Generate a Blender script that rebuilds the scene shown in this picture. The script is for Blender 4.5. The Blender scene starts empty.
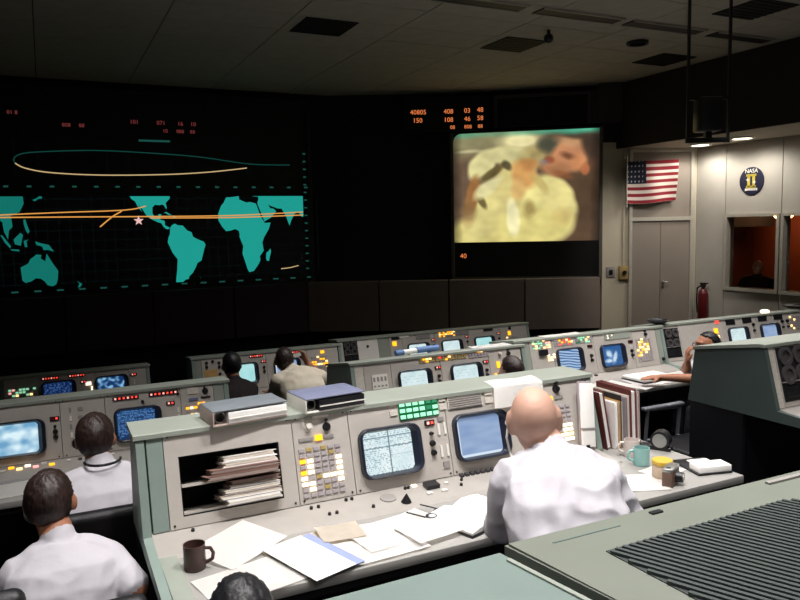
import bpy, bmesh, math, random
import numpy as np
from mathutils import Vector, Matrix, noise
random.seed(7)
sc = bpy.context.scene
COL = sc.collection
CZ = 2.335                       # camera height above the front floor
# ---------------------------------------------------------------- camera
cam = bpy.data.cameras.new('camera'); co = bpy.data.objects.new('camera', cam); COL.objects.link(co)
cam.sensor_width = 36; cam.lens = 725.86 / 800 * 36; cam.clip_end = 100; cam.clip_start = .02
yaw, pitch, roll = 0.452739, -0.1021426, -0.0212462
fw = Vector((math.sin(yaw)*math.cos(pitch), math.cos(yaw)*math.cos(pitch), math.sin(pitch)))
rt = Vector((math.cos(yaw), -math.sin(yaw), 0)); up = rt.cross(fw)
r2 = rt*math.cos(roll) + up*math.sin(roll); u2 = -rt*math.sin(roll) + up*math.cos(roll)
mw = Matrix((r2, u2, -fw)).transposed().to_4x4(); mw.translation = (0, 0, CZ); co.matrix_world = mw
sc.camera = co
# ---------------------------------------------------------------- world and exposure
w = bpy.data.worlds.new('world'); sc.world = w; w.use_nodes = True
w.node_tree.nodes['Background'].inputs[0].default_value = (0.5, 0.45, 0.5, 1)
w.node_tree.nodes['Background'].inputs[1].default_value = 0.0
vs = sc.view_settings; vs.view_transform = 'Standard'; vs.look = 'None'; vs.gamma = 1; vs.use_curve_mapping = False
vs.exposure = 0.27
# ceiling downlights over the console rows: (x, y, watts, cone degrees)
CEIL = CZ + 2.15
DOWNLIGHTS = [(0.75, 1.75, 125, 90), (1.7, 1.75, 125, 90), (2.7, 1.9, 60, 90), (4.7, 3.3, 85, 95), (3.3, 3.9, 70, 95),
              (0.3, 3.1, 60, 90), (-1.0, 3.4, 20, 90), (4.3, 4.1, 115, 95), (6.4, 3.9, 75, 95), (2.1, 5.2, 75, 85),
              (4.2, 5.6, 60, 90), (1.2, -0.6, 50, 110), (3.0, -0.6, 50, 110), (4.8, .2, 40, 110), (-.6, .4, 40, 110)]
KL = 1.9
def spot(name, loc, watts, deg, blend=.6, size=.12, col=(1, .96, .935), rot=(0, 0, 0)):
    l = bpy.data.lights.new(name, 'SPOT'); l.energy = watts*KL; l.spot_size = math.radians(deg); l.spot_blend = blend
    l.shadow_soft_size = size; l.color = col
    o = bpy.data.objects.new(name, l); COL.objects.link(o); o.location = loc; o.rotation_euler = rot
    return o
for (x, y, wt, dg) in DOWNLIGHTS: spot('downlight_beam', (x, y, CEIL - .06), wt, dg)
DOOR_FILL = (6.6, 6.85)  # invented ceiling spot, added to brighten the door wall
spot('door_fill_beam', (*DOOR_FILL, CEIL - .10), 75, 44, .8, .12, (1, .93, .86), Vector((2.2, 1.95, -3.2)).to_track_quat('-Z', 'Y').to_euler())

# ================================================================ helpers
def lin(c):
    if isinstance(c, str):
        c = [int(c[i:i+2], 16)/255 for i in (0, 2, 4)]
    return tuple((v/12.92 if v <= .04045 else ((v+.055)/1.055)**2.4) for v in c[:3])
MATS = {}
def mat(name, col, rough=.6, metal=0, var=.08, scale=18, bump=0, bscale=60, emit=None, estr=0, spec=.5, alpha=None):
    if name in MATS: return MATS[name]
    m = bpy.data.materials.new(name); m.use_nodes = True; nt = m.node_tree; b = nt.nodes['Principled BSDF']
    c = lin(col); b.inputs['Roughness'].default_value = rough; b.inputs['Metallic'].default_value = metal
    b.inputs['Specular IOR Level'].default_value = spec
    b.inputs['Base Color'].default_value = (*c, 1)
    if var:
        tc = nt.nodes.new('ShaderNodeTexCoord'); n = nt.nodes.new('ShaderNodeTexNoise'); n.inputs['Scale'].default_value = scale
        n.inputs['Detail'].default_value = 5
        r = nt.nodes.new('ShaderNodeValToRGB'); r.color_ramp.elements[0].position = .3; r.color_ramp.elements[1].position = .7
        r.color_ramp.elements[0].color = (*[v*(1-var) for v in c], 1); r.color_ramp.elements[1].color = (*[min(1, v*(1+var)) for v in c], 1)
        nt.links.new(tc.outputs['Object'], n.inputs['Vector']); nt.links.new(n.outputs['Fac'], r.inputs['Fac']); nt.links.new(r.outputs['Color'], b.inputs['Base Color'])
    if bump:
        tc = nt.nodes.new('ShaderNodeTexCoord'); n = nt.nodes.new('ShaderNodeTexNoise'); n.inputs['Scale'].default_value = bscale; n.inputs['Detail'].default_value = 4
        bp = nt.nodes.new('ShaderNodeBump'); bp.inputs['Strength'].default_value = bump; bp.inputs['Distance'].default_value = .02
        nt.links.new(tc.outputs['Object'], n.inputs['Vector']); nt.links.new(n.outputs['Fac'], bp.inputs['Height']); nt.links.new(bp.outputs['Normal'], b.inputs['Normal'])
    if emit:
        b.inputs['Emission Color'].default_value = (*lin(emit), 1); b.inputs['Emission Strength'].default_value = estr*.86
    MATS[name] = m; return m
def vmat(name, strength=1.0, emis=True, rough=.4):
    if name in MATS: return MATS[name]
    m = bpy.data.materials.new(name); m.use_nodes = True; nt = m.node_tree; b = nt.nodes['Principled BSDF']
    a = nt.nodes.new('ShaderNodeVertexColor'); a.layer_name = 'Col'
    b.inputs['Roughness'].default_value = rough
    if emis:
        b.inputs['Base Color'].default_value = (.01, .01, .012, 1)
        nt.links.new(a.outputs['Color'], b.inputs['Emission Color']); b.inputs['Emission Strength'].default_value = strength*.86
    else: nt.links.new(a.outputs['Color'], b.inputs['Base Color'])
    MATS[name] = m; return m
def tag(o, label=None, cat=None, group=None, kind=None):
    if label: o['label'] = label
    if cat: o['category'] = cat
    if group: o['group'] = group
    if kind: o['kind'] = kind
    return o
def empty(name, loc, rz=0, label=None, cat=None, group=None, kind=None):
    o = bpy.data.objects.new(name, None); COL.objects.link(o); o.location = loc; o.rotation_euler = (0, 0, rz); o.empty_display_size = .1
    return tag(o, label, cat, group, kind)
def link(name, me, m, parent=None, loc=None, rot=None):
    o = bpy.data.objects.new(name, me); COL.objects.link(o)
    if m is not None and not me.materials: me.materials.append(m)
    if parent: o.parent = parent
    if loc is not None: o.location = loc
    if rot is not None: o.rotation_euler = rot
    return o
def finish(name, bm, m, parent=None, loc=None, rot=None, smooth=False, angle=35):
    bmesh.ops.recalc_face_normals(bm, faces=bm.faces[:])
    me = bpy.data.meshes.new(name); bm.to_mesh(me); bm.free()
    if smooth:
        for p in me.polygons: p.use_smooth = True
        try: me.set_sharp_from_angle(angle=math.radians(angle))
        except Exception: pass
    return link(name, me, m, parent, loc, rot)
def box(bm, lo, hi, bev=0, seg=2):
    lo = Vector(lo); hi = Vector(hi)
    r = bmesh.ops.create_cube(bm, size=1); vs_ = r['verts']
    for v in vs_: v.co = Vector([lo[i] + (v.co[i]+.5)*(hi[i]-lo[i]) for i in range(3)])
    if bev:
        es = list({e for v in vs_ for e in v.link_edges})
        bmesh.ops.bevel(bm, geom=es, offset=bev, segments=seg, affect='EDGES', profile=.5)
    return bm
def B(name, lo, hi, m, parent=None, bev=0, loc=None, rot=None, seg=2, smooth=False):
    bm = bmesh.new(); box(bm, lo, hi, bev, seg); return finish(name, bm, m, parent, loc, rot, smooth or bev > 0)
def cyl(bm, a, b, r0, r1=None, n=16, cap=True):
    a = Vector(a); b = Vector(b); d = b-a; r1 = r0 if r1 is None else r1
    q = d.to_track_quat('Z', 'Y'); M_ = Matrix.Translation((a+b)/2) @ q.to_matrix().to_4x4()
    bmesh.ops.create_cone(bm, cap_ends=cap, segments=n, radius1=max(r0, 1e-5), radius2=max(r1, 1e-5), depth=d.length, matrix=M_); return bm
def tube(bm, pts, r, n=8):
    for a, b in zip(pts, pts[1:]): cyl(bm, a, b, r, r, n)
    for p in pts[1:-1]: bmesh.ops.create_icosphere(bm, subdivisions=1, radius=r*1.02, matrix=Matrix.Translation(p))
    return bm
def lathe(bm, prof, n=24, center=(0, 0, 0)):
    rings = []
    for r, z in prof:
        rings.append([bm.verts.new((center[0]+r*math.cos(2*math.pi*k/n), center[1]+r*math.sin(2*math.pi*k/n), center[2]+z)) for k in range(n)])
    for a, b in zip(rings, rings[1:]):
        for k in range(n):
            try: bm.faces.new((a[k], a[(k+1) % n], b[(k+1) % n], b[k]))
            except ValueError: pass
    if prof[0][0] > 1e-4: bm.faces.new(rings[0][::-1])
    if prof[-1][0] > 1e-4: bm.faces.new(rings[-1])
    bmesh.ops.remove_doubles(bm, verts=bm.verts[:], dist=1e-6)
    return bm
def prism_x(bm, prof, x0, x1):
    a = [bm.verts.new((x0, y, z)) for y, z in prof]; b = [bm.verts.new((x1, y, z)) for y, z in prof]
    n = len(prof); bm.faces.new(a); bm.faces.new(b[::-1])
    for i in range(n): bm.faces.new((a[i], b[i], b[(i+1) % n], a[(i+1) % n]))
    return bm
def prism_z(bm, poly, z0, z1):
    a = [bm.verts.new((x, y, z0)) for x, y in poly]; b = [bm.verts.new((x, y, z1)) for x, y in poly]
    n = len(poly); bm.faces.new(a[::-1]); bm.faces.new(b)
    for i in range(n): bm.faces.new((a[i], a[(i+1) % n], b[(i+1) % n], b[i]))
    return bm
def rrect(w_, h_, r, n=5, cx=0, cy=0):
    pts = []
    for qx, qy, a0 in ((1, 1, 0), (-1, 1, 90), (-1, -1, 180), (1, -1, 270)):
        for k in range(n+1):
            a = math.radians(a0 + 90*k/n); pts.append((cx+qx*(w_/2-r)+r*math.cos(a), cy+qy*(h_/2-r)+r*math.sin(a)))
    return pts
def grid_mesh(name, w_, h_, nx, ny, fn, strength=None, mapping=None):
    """flat picture surface in local x,y with a colour attribute from fn(u, v) (display values)"""
    me = bpy.data.meshes.new(name)
    vs_ = []; cols = []
    for j in range(ny+1):
        for i in range(nx+1):
            u, v = i/nx, j/ny
            p = ((u-.5)*w_, (v-.5)*h_, 0)
            if mapping: p = mapping(u, v)
            vs_.append(p); cols += [*lin(fn(u, v)), 1.0]
    fs = [(j*(nx+1)+i, j*(nx+1)+i+1, (j+1)*(nx+1)+i+1, (j+1)*(nx+1)+i) for j in range(ny) for i in range(nx)]
    me.from_pydata(vs_, [], fs); ca = me.color_attributes.new('Col', 'FLOAT_COLOR', 'POINT'); ca.data.foreach_set('color', cols)
    return me
def text_mesh(s, size, extrude=0, align='CENTER'):
    c = bpy.data.curves.new('lettering', 'FONT'); c.body = s; c.size = size; c.extrude = extrude; c.align_x = align; c.align_y = 'CENTER'; c.resolution_u = 3
    o = bpy.data.objects.new('lettering', c); COL.objects.link(o); dg = bpy.context.evaluated_depsgraph_get()
    me = bpy.data.meshes.new_from_object(o.evaluated_get(dg)); bpy.data.objects.remove(o); bpy.data.curves.remove(c); return me
# ---------------------------------------------------------------- palette
M_face = mat('console_enamel_grey', 'b8b2ab', .55, var=.04)
M_green = mat('console_enamel_green', '949b91', .5, var=.05, scale=6)
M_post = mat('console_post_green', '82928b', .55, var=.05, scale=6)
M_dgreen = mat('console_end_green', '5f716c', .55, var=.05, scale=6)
M_desk = mat('desk_laminate', '9a9894', .6, var=.03)
M_black = mat('black_plastic', '15161a', .4, var=.1)
M_bezel = mat('bezel_plastic', '1a2030', .35, var=.05)
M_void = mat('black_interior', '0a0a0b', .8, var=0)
M_dark = mat('dark_carpet', '17151a', .95, var=.2, scale=120)
M_steel = mat('brushed_steel', 'b5b5b2', .35, .9, var=.05)
M_white = mat('white_enamel', 'e4e1da', .5, var=.03)
M_paper = mat('white_paper', 'faf8f5', .8, var=.02, scale=40)
M_offw = mat('manila_paper', 'e6ddcf', .8, var=.05, scale=30)
M_slot = mat('switch_grey', '8f8b88', .6, var=.05)
M_label = mat('engraved_label', 'ccc6bc', .6, var=.12, scale=90)
L_white = mat('lamp_lit_white', 'fff4e0', .4, var=0, emit='ffe8c8', estr=1.7)
L_amber = mat('lamp_lit_amber', 'ffb020', .4, var=0, emit='ffb01c', estr=1.5)
L_warm = mat('lamp_lit_warm', 'ffd9a0', .4, var=0, emit='ffd48a', estr=2.0)
L_green = mat('lamp_lit_green', '8fe0b0', .4, var=0, emit='9fe8bf', estr=.75)
L_dimg = mat('lamp_dim_green', '2f7a55', .4, var=0, emit='2f8a5f', estr=.35)
L_gbase = mat('indicator_green_base', '12603c', .4, var=0, emit='0f6a40', estr=.25)
L_red = mat('lamp_lit_red', 'ff5040', .4, var=0, emit='ff4a3c', estr=1.1)
L_redb = mat('indicator_red_base', '3a0a0a', .4, var=0, emit='5a0c0c', estr=.15)
L_pink = mat('lamp_lit_pink', 'ffb8b0', .4, var=0, emit='ffb0a8', estr=1.0)
L_off = mat('lamp_unlit_lens', 'b0a8ac', .4, var=.08)
L_offy = mat('lamp_unlit_yellow', 'b09a60', .4, var=.05)

# ================================================================ THE SETTING
def zc(z): return z + CZ                      # height given from eye level
F1, F2, F3, F4 = 0.0, .245, .49, .735          # floor levels of the four tiers
def structure(o): o['kind'] = 'structure'; return o
M_wall = mat('panel_wall_tan', '9c9186', .8, var=.05, scale=3)
M_wall2 = mat('panel_wall_grey', 'b4afa6', .8, var=.05, scale=3)
M_wdark = mat('front_wall_dark', '231d22', .85, var=.05, scale=3)
M_cream = mat('cream_wall', 'c6bda8', .8, var=.04, scale=3)
M_ceil = mat('ceiling_tile_white', 'b8b2a8', .9, var=.08, scale=5)
M_ceilb = mat('ceiling_grid_dark', '3a3736', .9, var=.05)
M_trim = mat('aluminium_trim', 'c2bdb2', .45, .3, var=.05)
structure(B('floor', (-8, -3, -.1), (12.5, 13, 0), M_dark))
tier = lambda poly, z, nm: structure(finish(nm, prism_z(bmesh.new(), poly, .001, z), M_dark))
tier([(-7, -2.9), (9.5, -2.9), (9.5, 5.75), (-7, 5.75)], F2, 'floor')
tier([(-7, -2.8), (9.5, -2.8), (9.5, 3.32), (.2, 3.32), (.2, 1.95), (-7, 1.95)], F3, 'floor')
tier([(-7, -2.7), (9.5, -2.7), (9.5, .96), (-7, .96)], F4, 'floor')
# ceiling slab with tiles
ceil = structure(B('ceiling', (-8, -3, CEIL + .03), (12.5, 13, CEIL + .12), M_ceilb))
TW, TD = 1.2, .6
def tile_mesh(w_, d_):
    bm = bmesh.new(); box(bm, (0, 0, 0), (w_-.012, d_-.012, .03)); me = bpy.data.meshes.new('ceiling_tile'); bm.to_mesh(me); bm.free(); me.materials.append(M_ceil); return me
tme = tile_mesh(TW, TD)
SQ = [(5.25, 7.5), (2.85, 7.6), (7.65, 7.45), (6.75, 5.35), (9.0, 5.35)]
def is_sq(x, y): return any(abs(x+TW/2-a) < .61 and abs(y+TD/2-b) < .31 for a, b in SQ)
YS = 6.22
for i in range(-2, 9):
    for j in range(0, 13):
        x = .05 + i*TW; y = 4.3 + j*TD
        if y > 11.4: continue
        if abs(y + .3 - YS) < .31: y0 = y
        if is_sq(x, y):
            link('ceiling_tile', tme, M_ceil, ceil, (x, y, CEIL)); 
        else:
            link('ceiling_tile', tme, M_ceil, ceil, (x, y, CEIL + random.choice((0, 0, .001))))
big = tile_mesh(17, 7.0); link('ceiling_tile', big, M_ceil, ceil, (-5, -2.8, CEIL))
big2 = tile_mesh(5, 7.2); link('ceiling_tile', big2, M_ceil, ceil, (-7.4, 4.3, CEIL))
M_grille = mat('air_diffuser_black', '08080a', .7, var=0)
for a, b in SQ:
    bm = bmesh.new(); s = .29
    for k in range(4):
        lo, hi = [(-s, -s), (s, -s+.02)], 0
    box(bm, (-s, -s, -.012), (s, s, -.002))
    d = finish('air_diffuser', bm, M_grille, None, (a, b, CEIL))
    for k in range(-3, 4): B('vane', (-s+.01, k*.08-.004, -.02), (s-.01, k*.08+.004, -.012), mat('diffuser_vane', '101013', .6, var=0), d)
    tag(d, 'square black air diffuser in the ceiling ' + {5.25: 'left of the small hanging sensor', 2.85: 'far left above the world map', 7.65: 'nearest the dark soffit', 6.75: 'at the top edge of the picture', 9.0: 'top right corner of the picture'}[a], 'air vent', 'square ceiling diffusers')
for k, (x0, x1) in enumerate([(2.3, 3.35), (3.48, 4.48), (4.66, 5.72), (5.86, 6.95), (7.14, 8.1)]):
    o = B('ceiling_light_trough', (x0, YS-.09, CEIL-.012), (x1, YS+.09, CEIL-.001), mat('trough_dark', '26242a', .6, var=.05))
    for yy in (-.1, .1): B('trim', (x0, YS+yy-.012, CEIL-.02), (x1, YS+yy+.012, CEIL-.001), M_ceil, o)
    tag(o, 'unlit narrow ceiling light trough, ' + ['first', 'second', 'third', 'fourth', 'fifth'][k] + ' of the row from the left', 'ceiling light', 'row of unlit ceiling troughs')
# small sensor under the ceiling
s_ = empty('ceiling_sensor', (5.24, 6.81, CEIL), 0, 'small dark sensor hanging from the ceiling between the troughs', 'sensor')
bm = bmesh.new(); cyl(bm, (0, 0, 0), (0, 0, -.05), .02, .02, 10); finish('stem', bm, M_black, s_, smooth=True)
bm = bmesh.new(); bmesh.ops.create_uvsphere(bm, u_segments=12, v_segments=8, radius=.055, matrix=Matrix.Translation((0, 0, -.09))); finish('housing', bm, M_black, s_, smooth=True)
# downlight cans in the ceiling, plus an added one for the door fill
cm = None
DLAB = ['over the desk with the brown mug', 'over the desk before the bald man', 'over the desk with the two pale mugs', 'over the dark aisle beside the big right console', 'over the aisle behind the near console', 'over the two men at the left desk', 'over the far left desk', 'over the second-row desk with loose sheets', 'over the man in glasses', 'over the two men in the front row', 'over the front row right of centre', 'behind the camera, first from the left', 'behind the camera, second from the left', 'at the right of the foreground console tops', 'over the lower left aisle', 'added to brighten the double door']
for dk, (x, y, wt, dg) in enumerate(DOWNLIGHTS + [(*DOOR_FILL, 0, 0)]):
    if cm is None:
        bm = bmesh.new(); lathe(bm, [(.10, 0), (.13, 0), (.13, -.03), (.125, -.035), (.10, -.03), (.10, 0)], 20); cm = bpy.data.meshes.new('downlight'); bm.to_mesh(cm); bm.free()
    o = link('downlight', cm, M_black, None, (x, y, CEIL)); tag(o, 'round black ceiling downlight ' + DLAB[dk], 'ceiling light', 'downlights over the console rows')
# front wall polyline
A_, B_, C_, D_, E_ = Vector((4.0, 11.5)), Vector((6.14, 10.5)), Vector((8.0, 9.1)), Vector((8.05, 9.08)), Vector((9.52, 8.53))
def wallseg(name, p, q, z0, z1, m, th=.12, off=0, parent=None, kind=True):
    p = Vector(p); q = Vector(q); d = (q-p); L = d.length; a = math.atan2(d.y, d.x)
    o = B(name, (0, off, z0), (L, off+th, z1), m, parent, loc=(p.x, p.y, 0), rot=(0, 0, a))
    if kind and not parent: structure(o)
    return o
TOPZ = CEIL + .03
structure(B('wall_front', (-7.5, 11.62, 0), (4.06, 11.74, TOPZ), M_wdark))
wallseg('wall_front', A_ + Vector((0, .12)), B_ + Vector((.05, .12)), 0, TOPZ, M_wdark, off=.02)
wallseg('wall_front', B_ + Vector((.05, .1)), C_ + Vector((.0, .08)), 0, TOPZ, M_wdark, off=.06)
wd = wallseg('wall_door', D_, E_, 0, zc(1.14) + .1, M_cream)
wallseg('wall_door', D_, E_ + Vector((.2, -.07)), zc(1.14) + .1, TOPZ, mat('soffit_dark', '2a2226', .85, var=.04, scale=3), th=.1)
structure(B('wall_left', (-7.6, -3, 0), (-7.5, 11.74, TOPZ), M_wdark))
structure(B('wall_back', (-7.6, -3.1, 0), (9.62, -3.0, TOPZ), M_wall))
# low panels of the front wall, each panel a piece
dirAB = (B_-A_).normalized(); 
lowp = [Vector((3.80, 11.25)), Vector((4.82, 10.68)), Vector((5.80, 10.12)), Vector((6.84, 9.50)), Vector((7.93, 8.97))]
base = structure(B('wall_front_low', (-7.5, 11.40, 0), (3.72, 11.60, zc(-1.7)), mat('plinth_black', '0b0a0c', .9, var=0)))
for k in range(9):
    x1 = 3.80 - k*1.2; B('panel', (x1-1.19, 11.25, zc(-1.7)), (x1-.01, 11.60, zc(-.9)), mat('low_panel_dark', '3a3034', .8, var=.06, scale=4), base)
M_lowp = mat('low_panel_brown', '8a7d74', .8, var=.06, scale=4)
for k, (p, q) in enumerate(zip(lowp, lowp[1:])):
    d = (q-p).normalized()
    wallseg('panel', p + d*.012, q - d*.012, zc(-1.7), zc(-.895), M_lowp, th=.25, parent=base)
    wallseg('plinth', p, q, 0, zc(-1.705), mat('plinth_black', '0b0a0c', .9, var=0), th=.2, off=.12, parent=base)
# ---- world map screen
mp = empty('map_screen', (0, 11.5, zc(0)), 0, 'huge dark projection screen with a turquoise world map and orange orbit tracks', 'display screen')
M_scr = mat('screen_black', '050608', .5, var=0)
B('screen_panel', (-3.2, .02, -.88), (3.96, .08, 2.0), M_scr, mp)
M_frame = mat('screen_frame_dark', '2c2a2d', .5, .4, var=.05)
for lo, hi in (((3.955, -.03, -.9), (4.02, .1, 2.06)), ((-3.2, -.03, 2.0), (3.955, .1, 2.06)), ((-3.2, -.03, -.91), (3.955, .1, -.88))): B('frame', lo, hi, M_frame, mp)
M_land = mat('map_land_turquoise', '04100f', .6, var=0, emit='22ada0', estr=.75)
M_landd = mat('map_land_dim', '04100f', .6, var=0, emit='188c80', estr=.6)
M_gridl = mat('map_grid_dim', '04100f', .6, var=0, emit='123434', estr=.30)
M_orange = mat('track_orange', '04100f', .6, var=0, emit='f0a552', estr=.85)
M_pale = mat('track_pale', '04100f', .6, var=0, emit='e6c690', estr=.7)
M_teal = mat('track_teal', '04100f', .6, var=0, emit='2b8a7c', estr=.2)
M_tick = mat('map_tick', '04100f', .6, var=0, emit='3c9a8c', estr=.2)
def ll(p): return (2.68 + .0122*p[0], -.105 + .0168*p[1])
LAND = dict(
 north_america=[(-123,37),(-121,34.5),(-117,32.5),(-115,29),(-111.5,25),(-109.8,23),(-110.8,25.5),(-112.5,28.5),(-113.5,31),(-112,28.5),(-109,25.5),(-105.5,21),(-104,19),(-97,15.8),(-92,14),(-87.5,12.8),(-85.5,10),(-83,8),(-80,7.3),(-77.5,8.5),(-79.5,9.5),(-83.5,11),(-83.5,15),(-88.5,16),(-87,21),(-90.5,21),(-91.5,18.5),(-95,18.5),(-97.5,22),(-97.3,27),(-94,29.5),(-89,29),(-85,29.7),(-82.7,28),(-81,25.3),(-80.2,27),(-81.3,31),(-76,35),(-76,37)],
 south_america=[(-77.5,8.5),(-75,11),(-71.5,12.3),(-68,10.8),(-62,10.5),(-57,6),(-51.5,4.2),(-50,0),(-44,-2.5),(-37,-4.7),(-34.8,-7.5),(-37,-12),(-39,-17),(-41,-22),(-46,-24),(-48.5,-28),(-52.5,-33),(-57,-36),(-58,-38.5),(-62,-39),(-65,-41),(-73.5,-41),(-73,-37),(-71.5,-30),(-70.3,-20),(-76,-14),(-79.5,-7.5),(-81.2,-4.5),(-80,0),(-78,3)],
 africa=[(-6,35.8),(-9.5,31),(-13,28),(-17,21),(-17.3,14.7),(-13,9),(-8,4.5),(-2,5),(4,6.3),(8.5,4.5),(9.5,1),(9,-1),(13.5,-10),(12,-17),(14.5,-23),(18,-32),(20,-34.8),(26,-34),(32,-28.5),(35.5,-24),(35,-20),(40.5,-15),(39,-7),(42,-1.5),(48,5),(51.3,11.8),(43.5,11.5),(38,18),(34.5,26),(32.5,30),(25,31.5),(20,31),(15.5,32.3),(10.5,34),(10.5,37),(0,36)],
 asia=[(27,37),(36,36.4),(36,33.5),(34.5,31.3),(35,28.5),(39,21),(43,13),(52,16.5),(59.5,22.5),(56,25),(51.5,25.5),(48.5,29.5),(51,28),(57,26.5),(61.5,25.2),(67,25),(70,21),(73,17),(77,8.5),(80,14),(85,20),(90,22),(94,17),(97,17),(97,37)],
 madagascar=[(44,-17),(47,-15.5),(49.5,-13),(50.3,-16),(48,-22),(47,-25),(44,-24.5),(43.3,-22)],
 cuba=[(-84.5,22),(-81,23),(-77,21),(-74.5,20),(-78,20),(-82,22)],
 hispaniola=[(-74,18.3),(-72.5,19.8),(-68.5,18.6),(-71.5,17.8)])
LAND_W = dict(
 east_asia=[(-263,37),(-238.5,37),(-238,31),(-243,24),(-252,21),(-251,12),(-255,9),(-256.5,1.5),(-260,8),(-261,16),(-263,17)],
 japan=[(-229,34),(-226,33),(-223,34.8),(-219,35.2),(-218.5,37),(-222,37),(-224,35.6)],
 borneo=[(-251,1.5),(-243.5,7),(-241,5),(-242.5,1),(-244,-3.8),(-250,-2.5)],
 sumatra=[(-264,5.5),(-262,5),(-254,-4),(-255,-5.8),(-260,-1)],
 java=[(-255,-6.5),(-246,-7),(-246,-8.5),(-254,-7.5)],
 philippines=[(-239.5,18),(-237.5,18),(-236,13),(-234,8),(-236,6),(-238,9),(-239.5,14)],
 sulawesi=[(-241,0),(-235,1.5),(-238,0),(-237.5,-5),(-240,-5),(-240.5,-2)],
 new_guinea=[(-229,-.5),(-224,-2),(-215,-3.8),(-210,-9.5),(-216,-8),(-221,-8),(-222,-5),(-228,-3.5)],
 australia=[(-246,-22),(-238,-19),(-235,-15),(-231,-13),(-229,-11.5),(-223.5,-12),(-224.5,-15),(-220,-17.5),(-218,-11),(-214,-17),(-211,-21),(-207,-26),(-208,-33),(-210,-37.5),(-214,-39),(-219,-38),(-222,-34.5),(-226,-32),(-231,-31.5),(-236,-34),(-242,-35),(-245,-33)],
 new_zealand=[(-187.5,-35),(-184,-37.5),(-182,-38),(-184.5,-41),(-187,-41),(-185,-38)])
for dct, mm in ((LAND, M_land), (LAND_W, M_landd)):
    for nm, pl in dct.items():
        bm = bmesh.new(); f = bm.faces.new([bm.verts.new((*[ll(p)[0]], .012, ll(p)[1])) for p in pl]); f.normal_update(); bmesh.ops.triangulate(bm, faces=[f])
        finish('landmass', bm, mm, mp)
def strip(bm, pts, wd_, y):
    for (x0, z0), (x1, z1) in zip(pts, pts[1:]):
        d = Vector((x1-x0, z1-z0)).normalized(); n = Vector((-d.y, d.x))*wd_/2
        bm.faces.new([bm.verts.new(v) for v in ((x0-n.x, y, z0-n.y), (x1-n.x, y, z1-n.y), (x1+n.x, y, z1+n.y), (x0+n.x, y, z0+n.y))])
    return bm
def smoothpts(p, n=6):
    out = []
    for i in range(len(p)-1):
        p0 = p[max(i-1, 0)]; p1 = p[i]; p2 = p[i+1]; p3 = p[min(i+2, len(p)-1)]
        for k in range(n):
            t = k/n; out.append(tuple(.5*((2*p1[j]) + (-p0[j]+p2[j])*t + (2*p0[j]-5*p1[j]+4*p2[j]-p3[j])*t*t + (-p0[j]+3*p1[j]-3*p2[j]+p3[j])*t**3) for j in (0, 1)))
    return out + [p[-1]]
bm = bmesh.new()
for k in range(0, 45): strip(bm, [(-2.5+k*.15, -.75), (-2.5+k*.15, .52)], .004, .014)
for k in range(0, 9): strip(bm, [(-2.5, -.72+k*.15), (3.87, -.72+k*.15)], .004, .014)
for k in range(0, 22): strip(bm, [(-2.4+k*.3, .75), (-2.4+k*.3, 1.3)], .003, .014)
g = finish('map_grid', bm, M_gridl, mp)
for pts, wd_ in (([(-2.3, .19), (-.525, .262), (0.229, 0.288), (1.104, 0.315), (1.402, 0.372)], .016), ([(-2.3, .235), (-.527, .228), (0.225, 0.224), (1.451, 0.215), (2.652, 0.214), (3.854, 0.256)], .017), ([(1.45, 0.193), (2.651, 0.183), (3.853, 0.207)], .017), ([(0.746, 0.072), (0.918, 0.215), (1.061, 0.301)], .018)):
    finish('orbit_track', strip(bmesh.new(), smoothpts(pts), wd_, .006), M_orange, mp)
finish('orbit_arc', strip(bmesh.new(), smoothpts([(-0.294, 0.975), (-0.175, 0.909), (0.136, 0.851), (0.79, 0.823), (1.7, 0.841), (2.373, 0.887), (2.954, 0.957)]), .016, .006), M_pale, mp)
finish('orbit_arc', strip(bmesh.new(), smoothpts([(-0.294, 0.975), (-0.301, 1.044), (-0.161, 1.115), (0.284, 1.154), (0.811, 1.174), (1.501, 1.155), (2.232, 1.112), (3.005, 1.02), (3.661, 1.015)]), .014, .006), M_teal, mp)
finish('orbit_arc', strip(bmesh.new(), [(3.45, -.66), (3.6, -.65), (3.75, -.62)], .014, .006), M_pale, mp)
# star marker of the spacecraft
bm = bmesh.new(); bm.faces.new([bm.verts.new((1.287+(.075 if k % 2 == 0 else .03)*math.sin(k*math.pi/5), .004, .155+(.075 if k % 2 == 0 else .03)*math.cos(k*math.pi/5))) for k in range(10)])
finish('star_marker', bm, mat('marker_pink', 'f0c0c0', .6, var=0, emit='f2c4c0', estr=.9), mp)
bm = bmesh.new()
for k in range(22):
    x = -2.2 + k*.29; strip(bm, [(x, .655), (x+.06, .655)], .025, .006); strip(bm, [(x, -.82), (x+.09, -.82)], .022, .006)
for k in range(16): strip(bm, [(3.88, 1.2-k*.125), (3.93, 1.2-k*.125)], .022, .006)
strip(bm, [(1.35, 1.335), (1.8, 1.335)], .03, .006)
finish('scale_marks', bm, M_tick, mp)['kind'] = 'stuff'
def txt(name, s, size, m, parent, loc, rot, align='LEFT'):
    me = text_mesh(s, size, 0, align); me.materials.clear(); return link(name, me, m, parent, loc, rot)
M_digd = mat('digit_dim_red', 'c06060', .6, var=0, emit='d06060', estr=.26)
M_dig = mat('digit_orange', 'ff9050', .6, var=0, emit='ff8c50', estr=.8)
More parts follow.
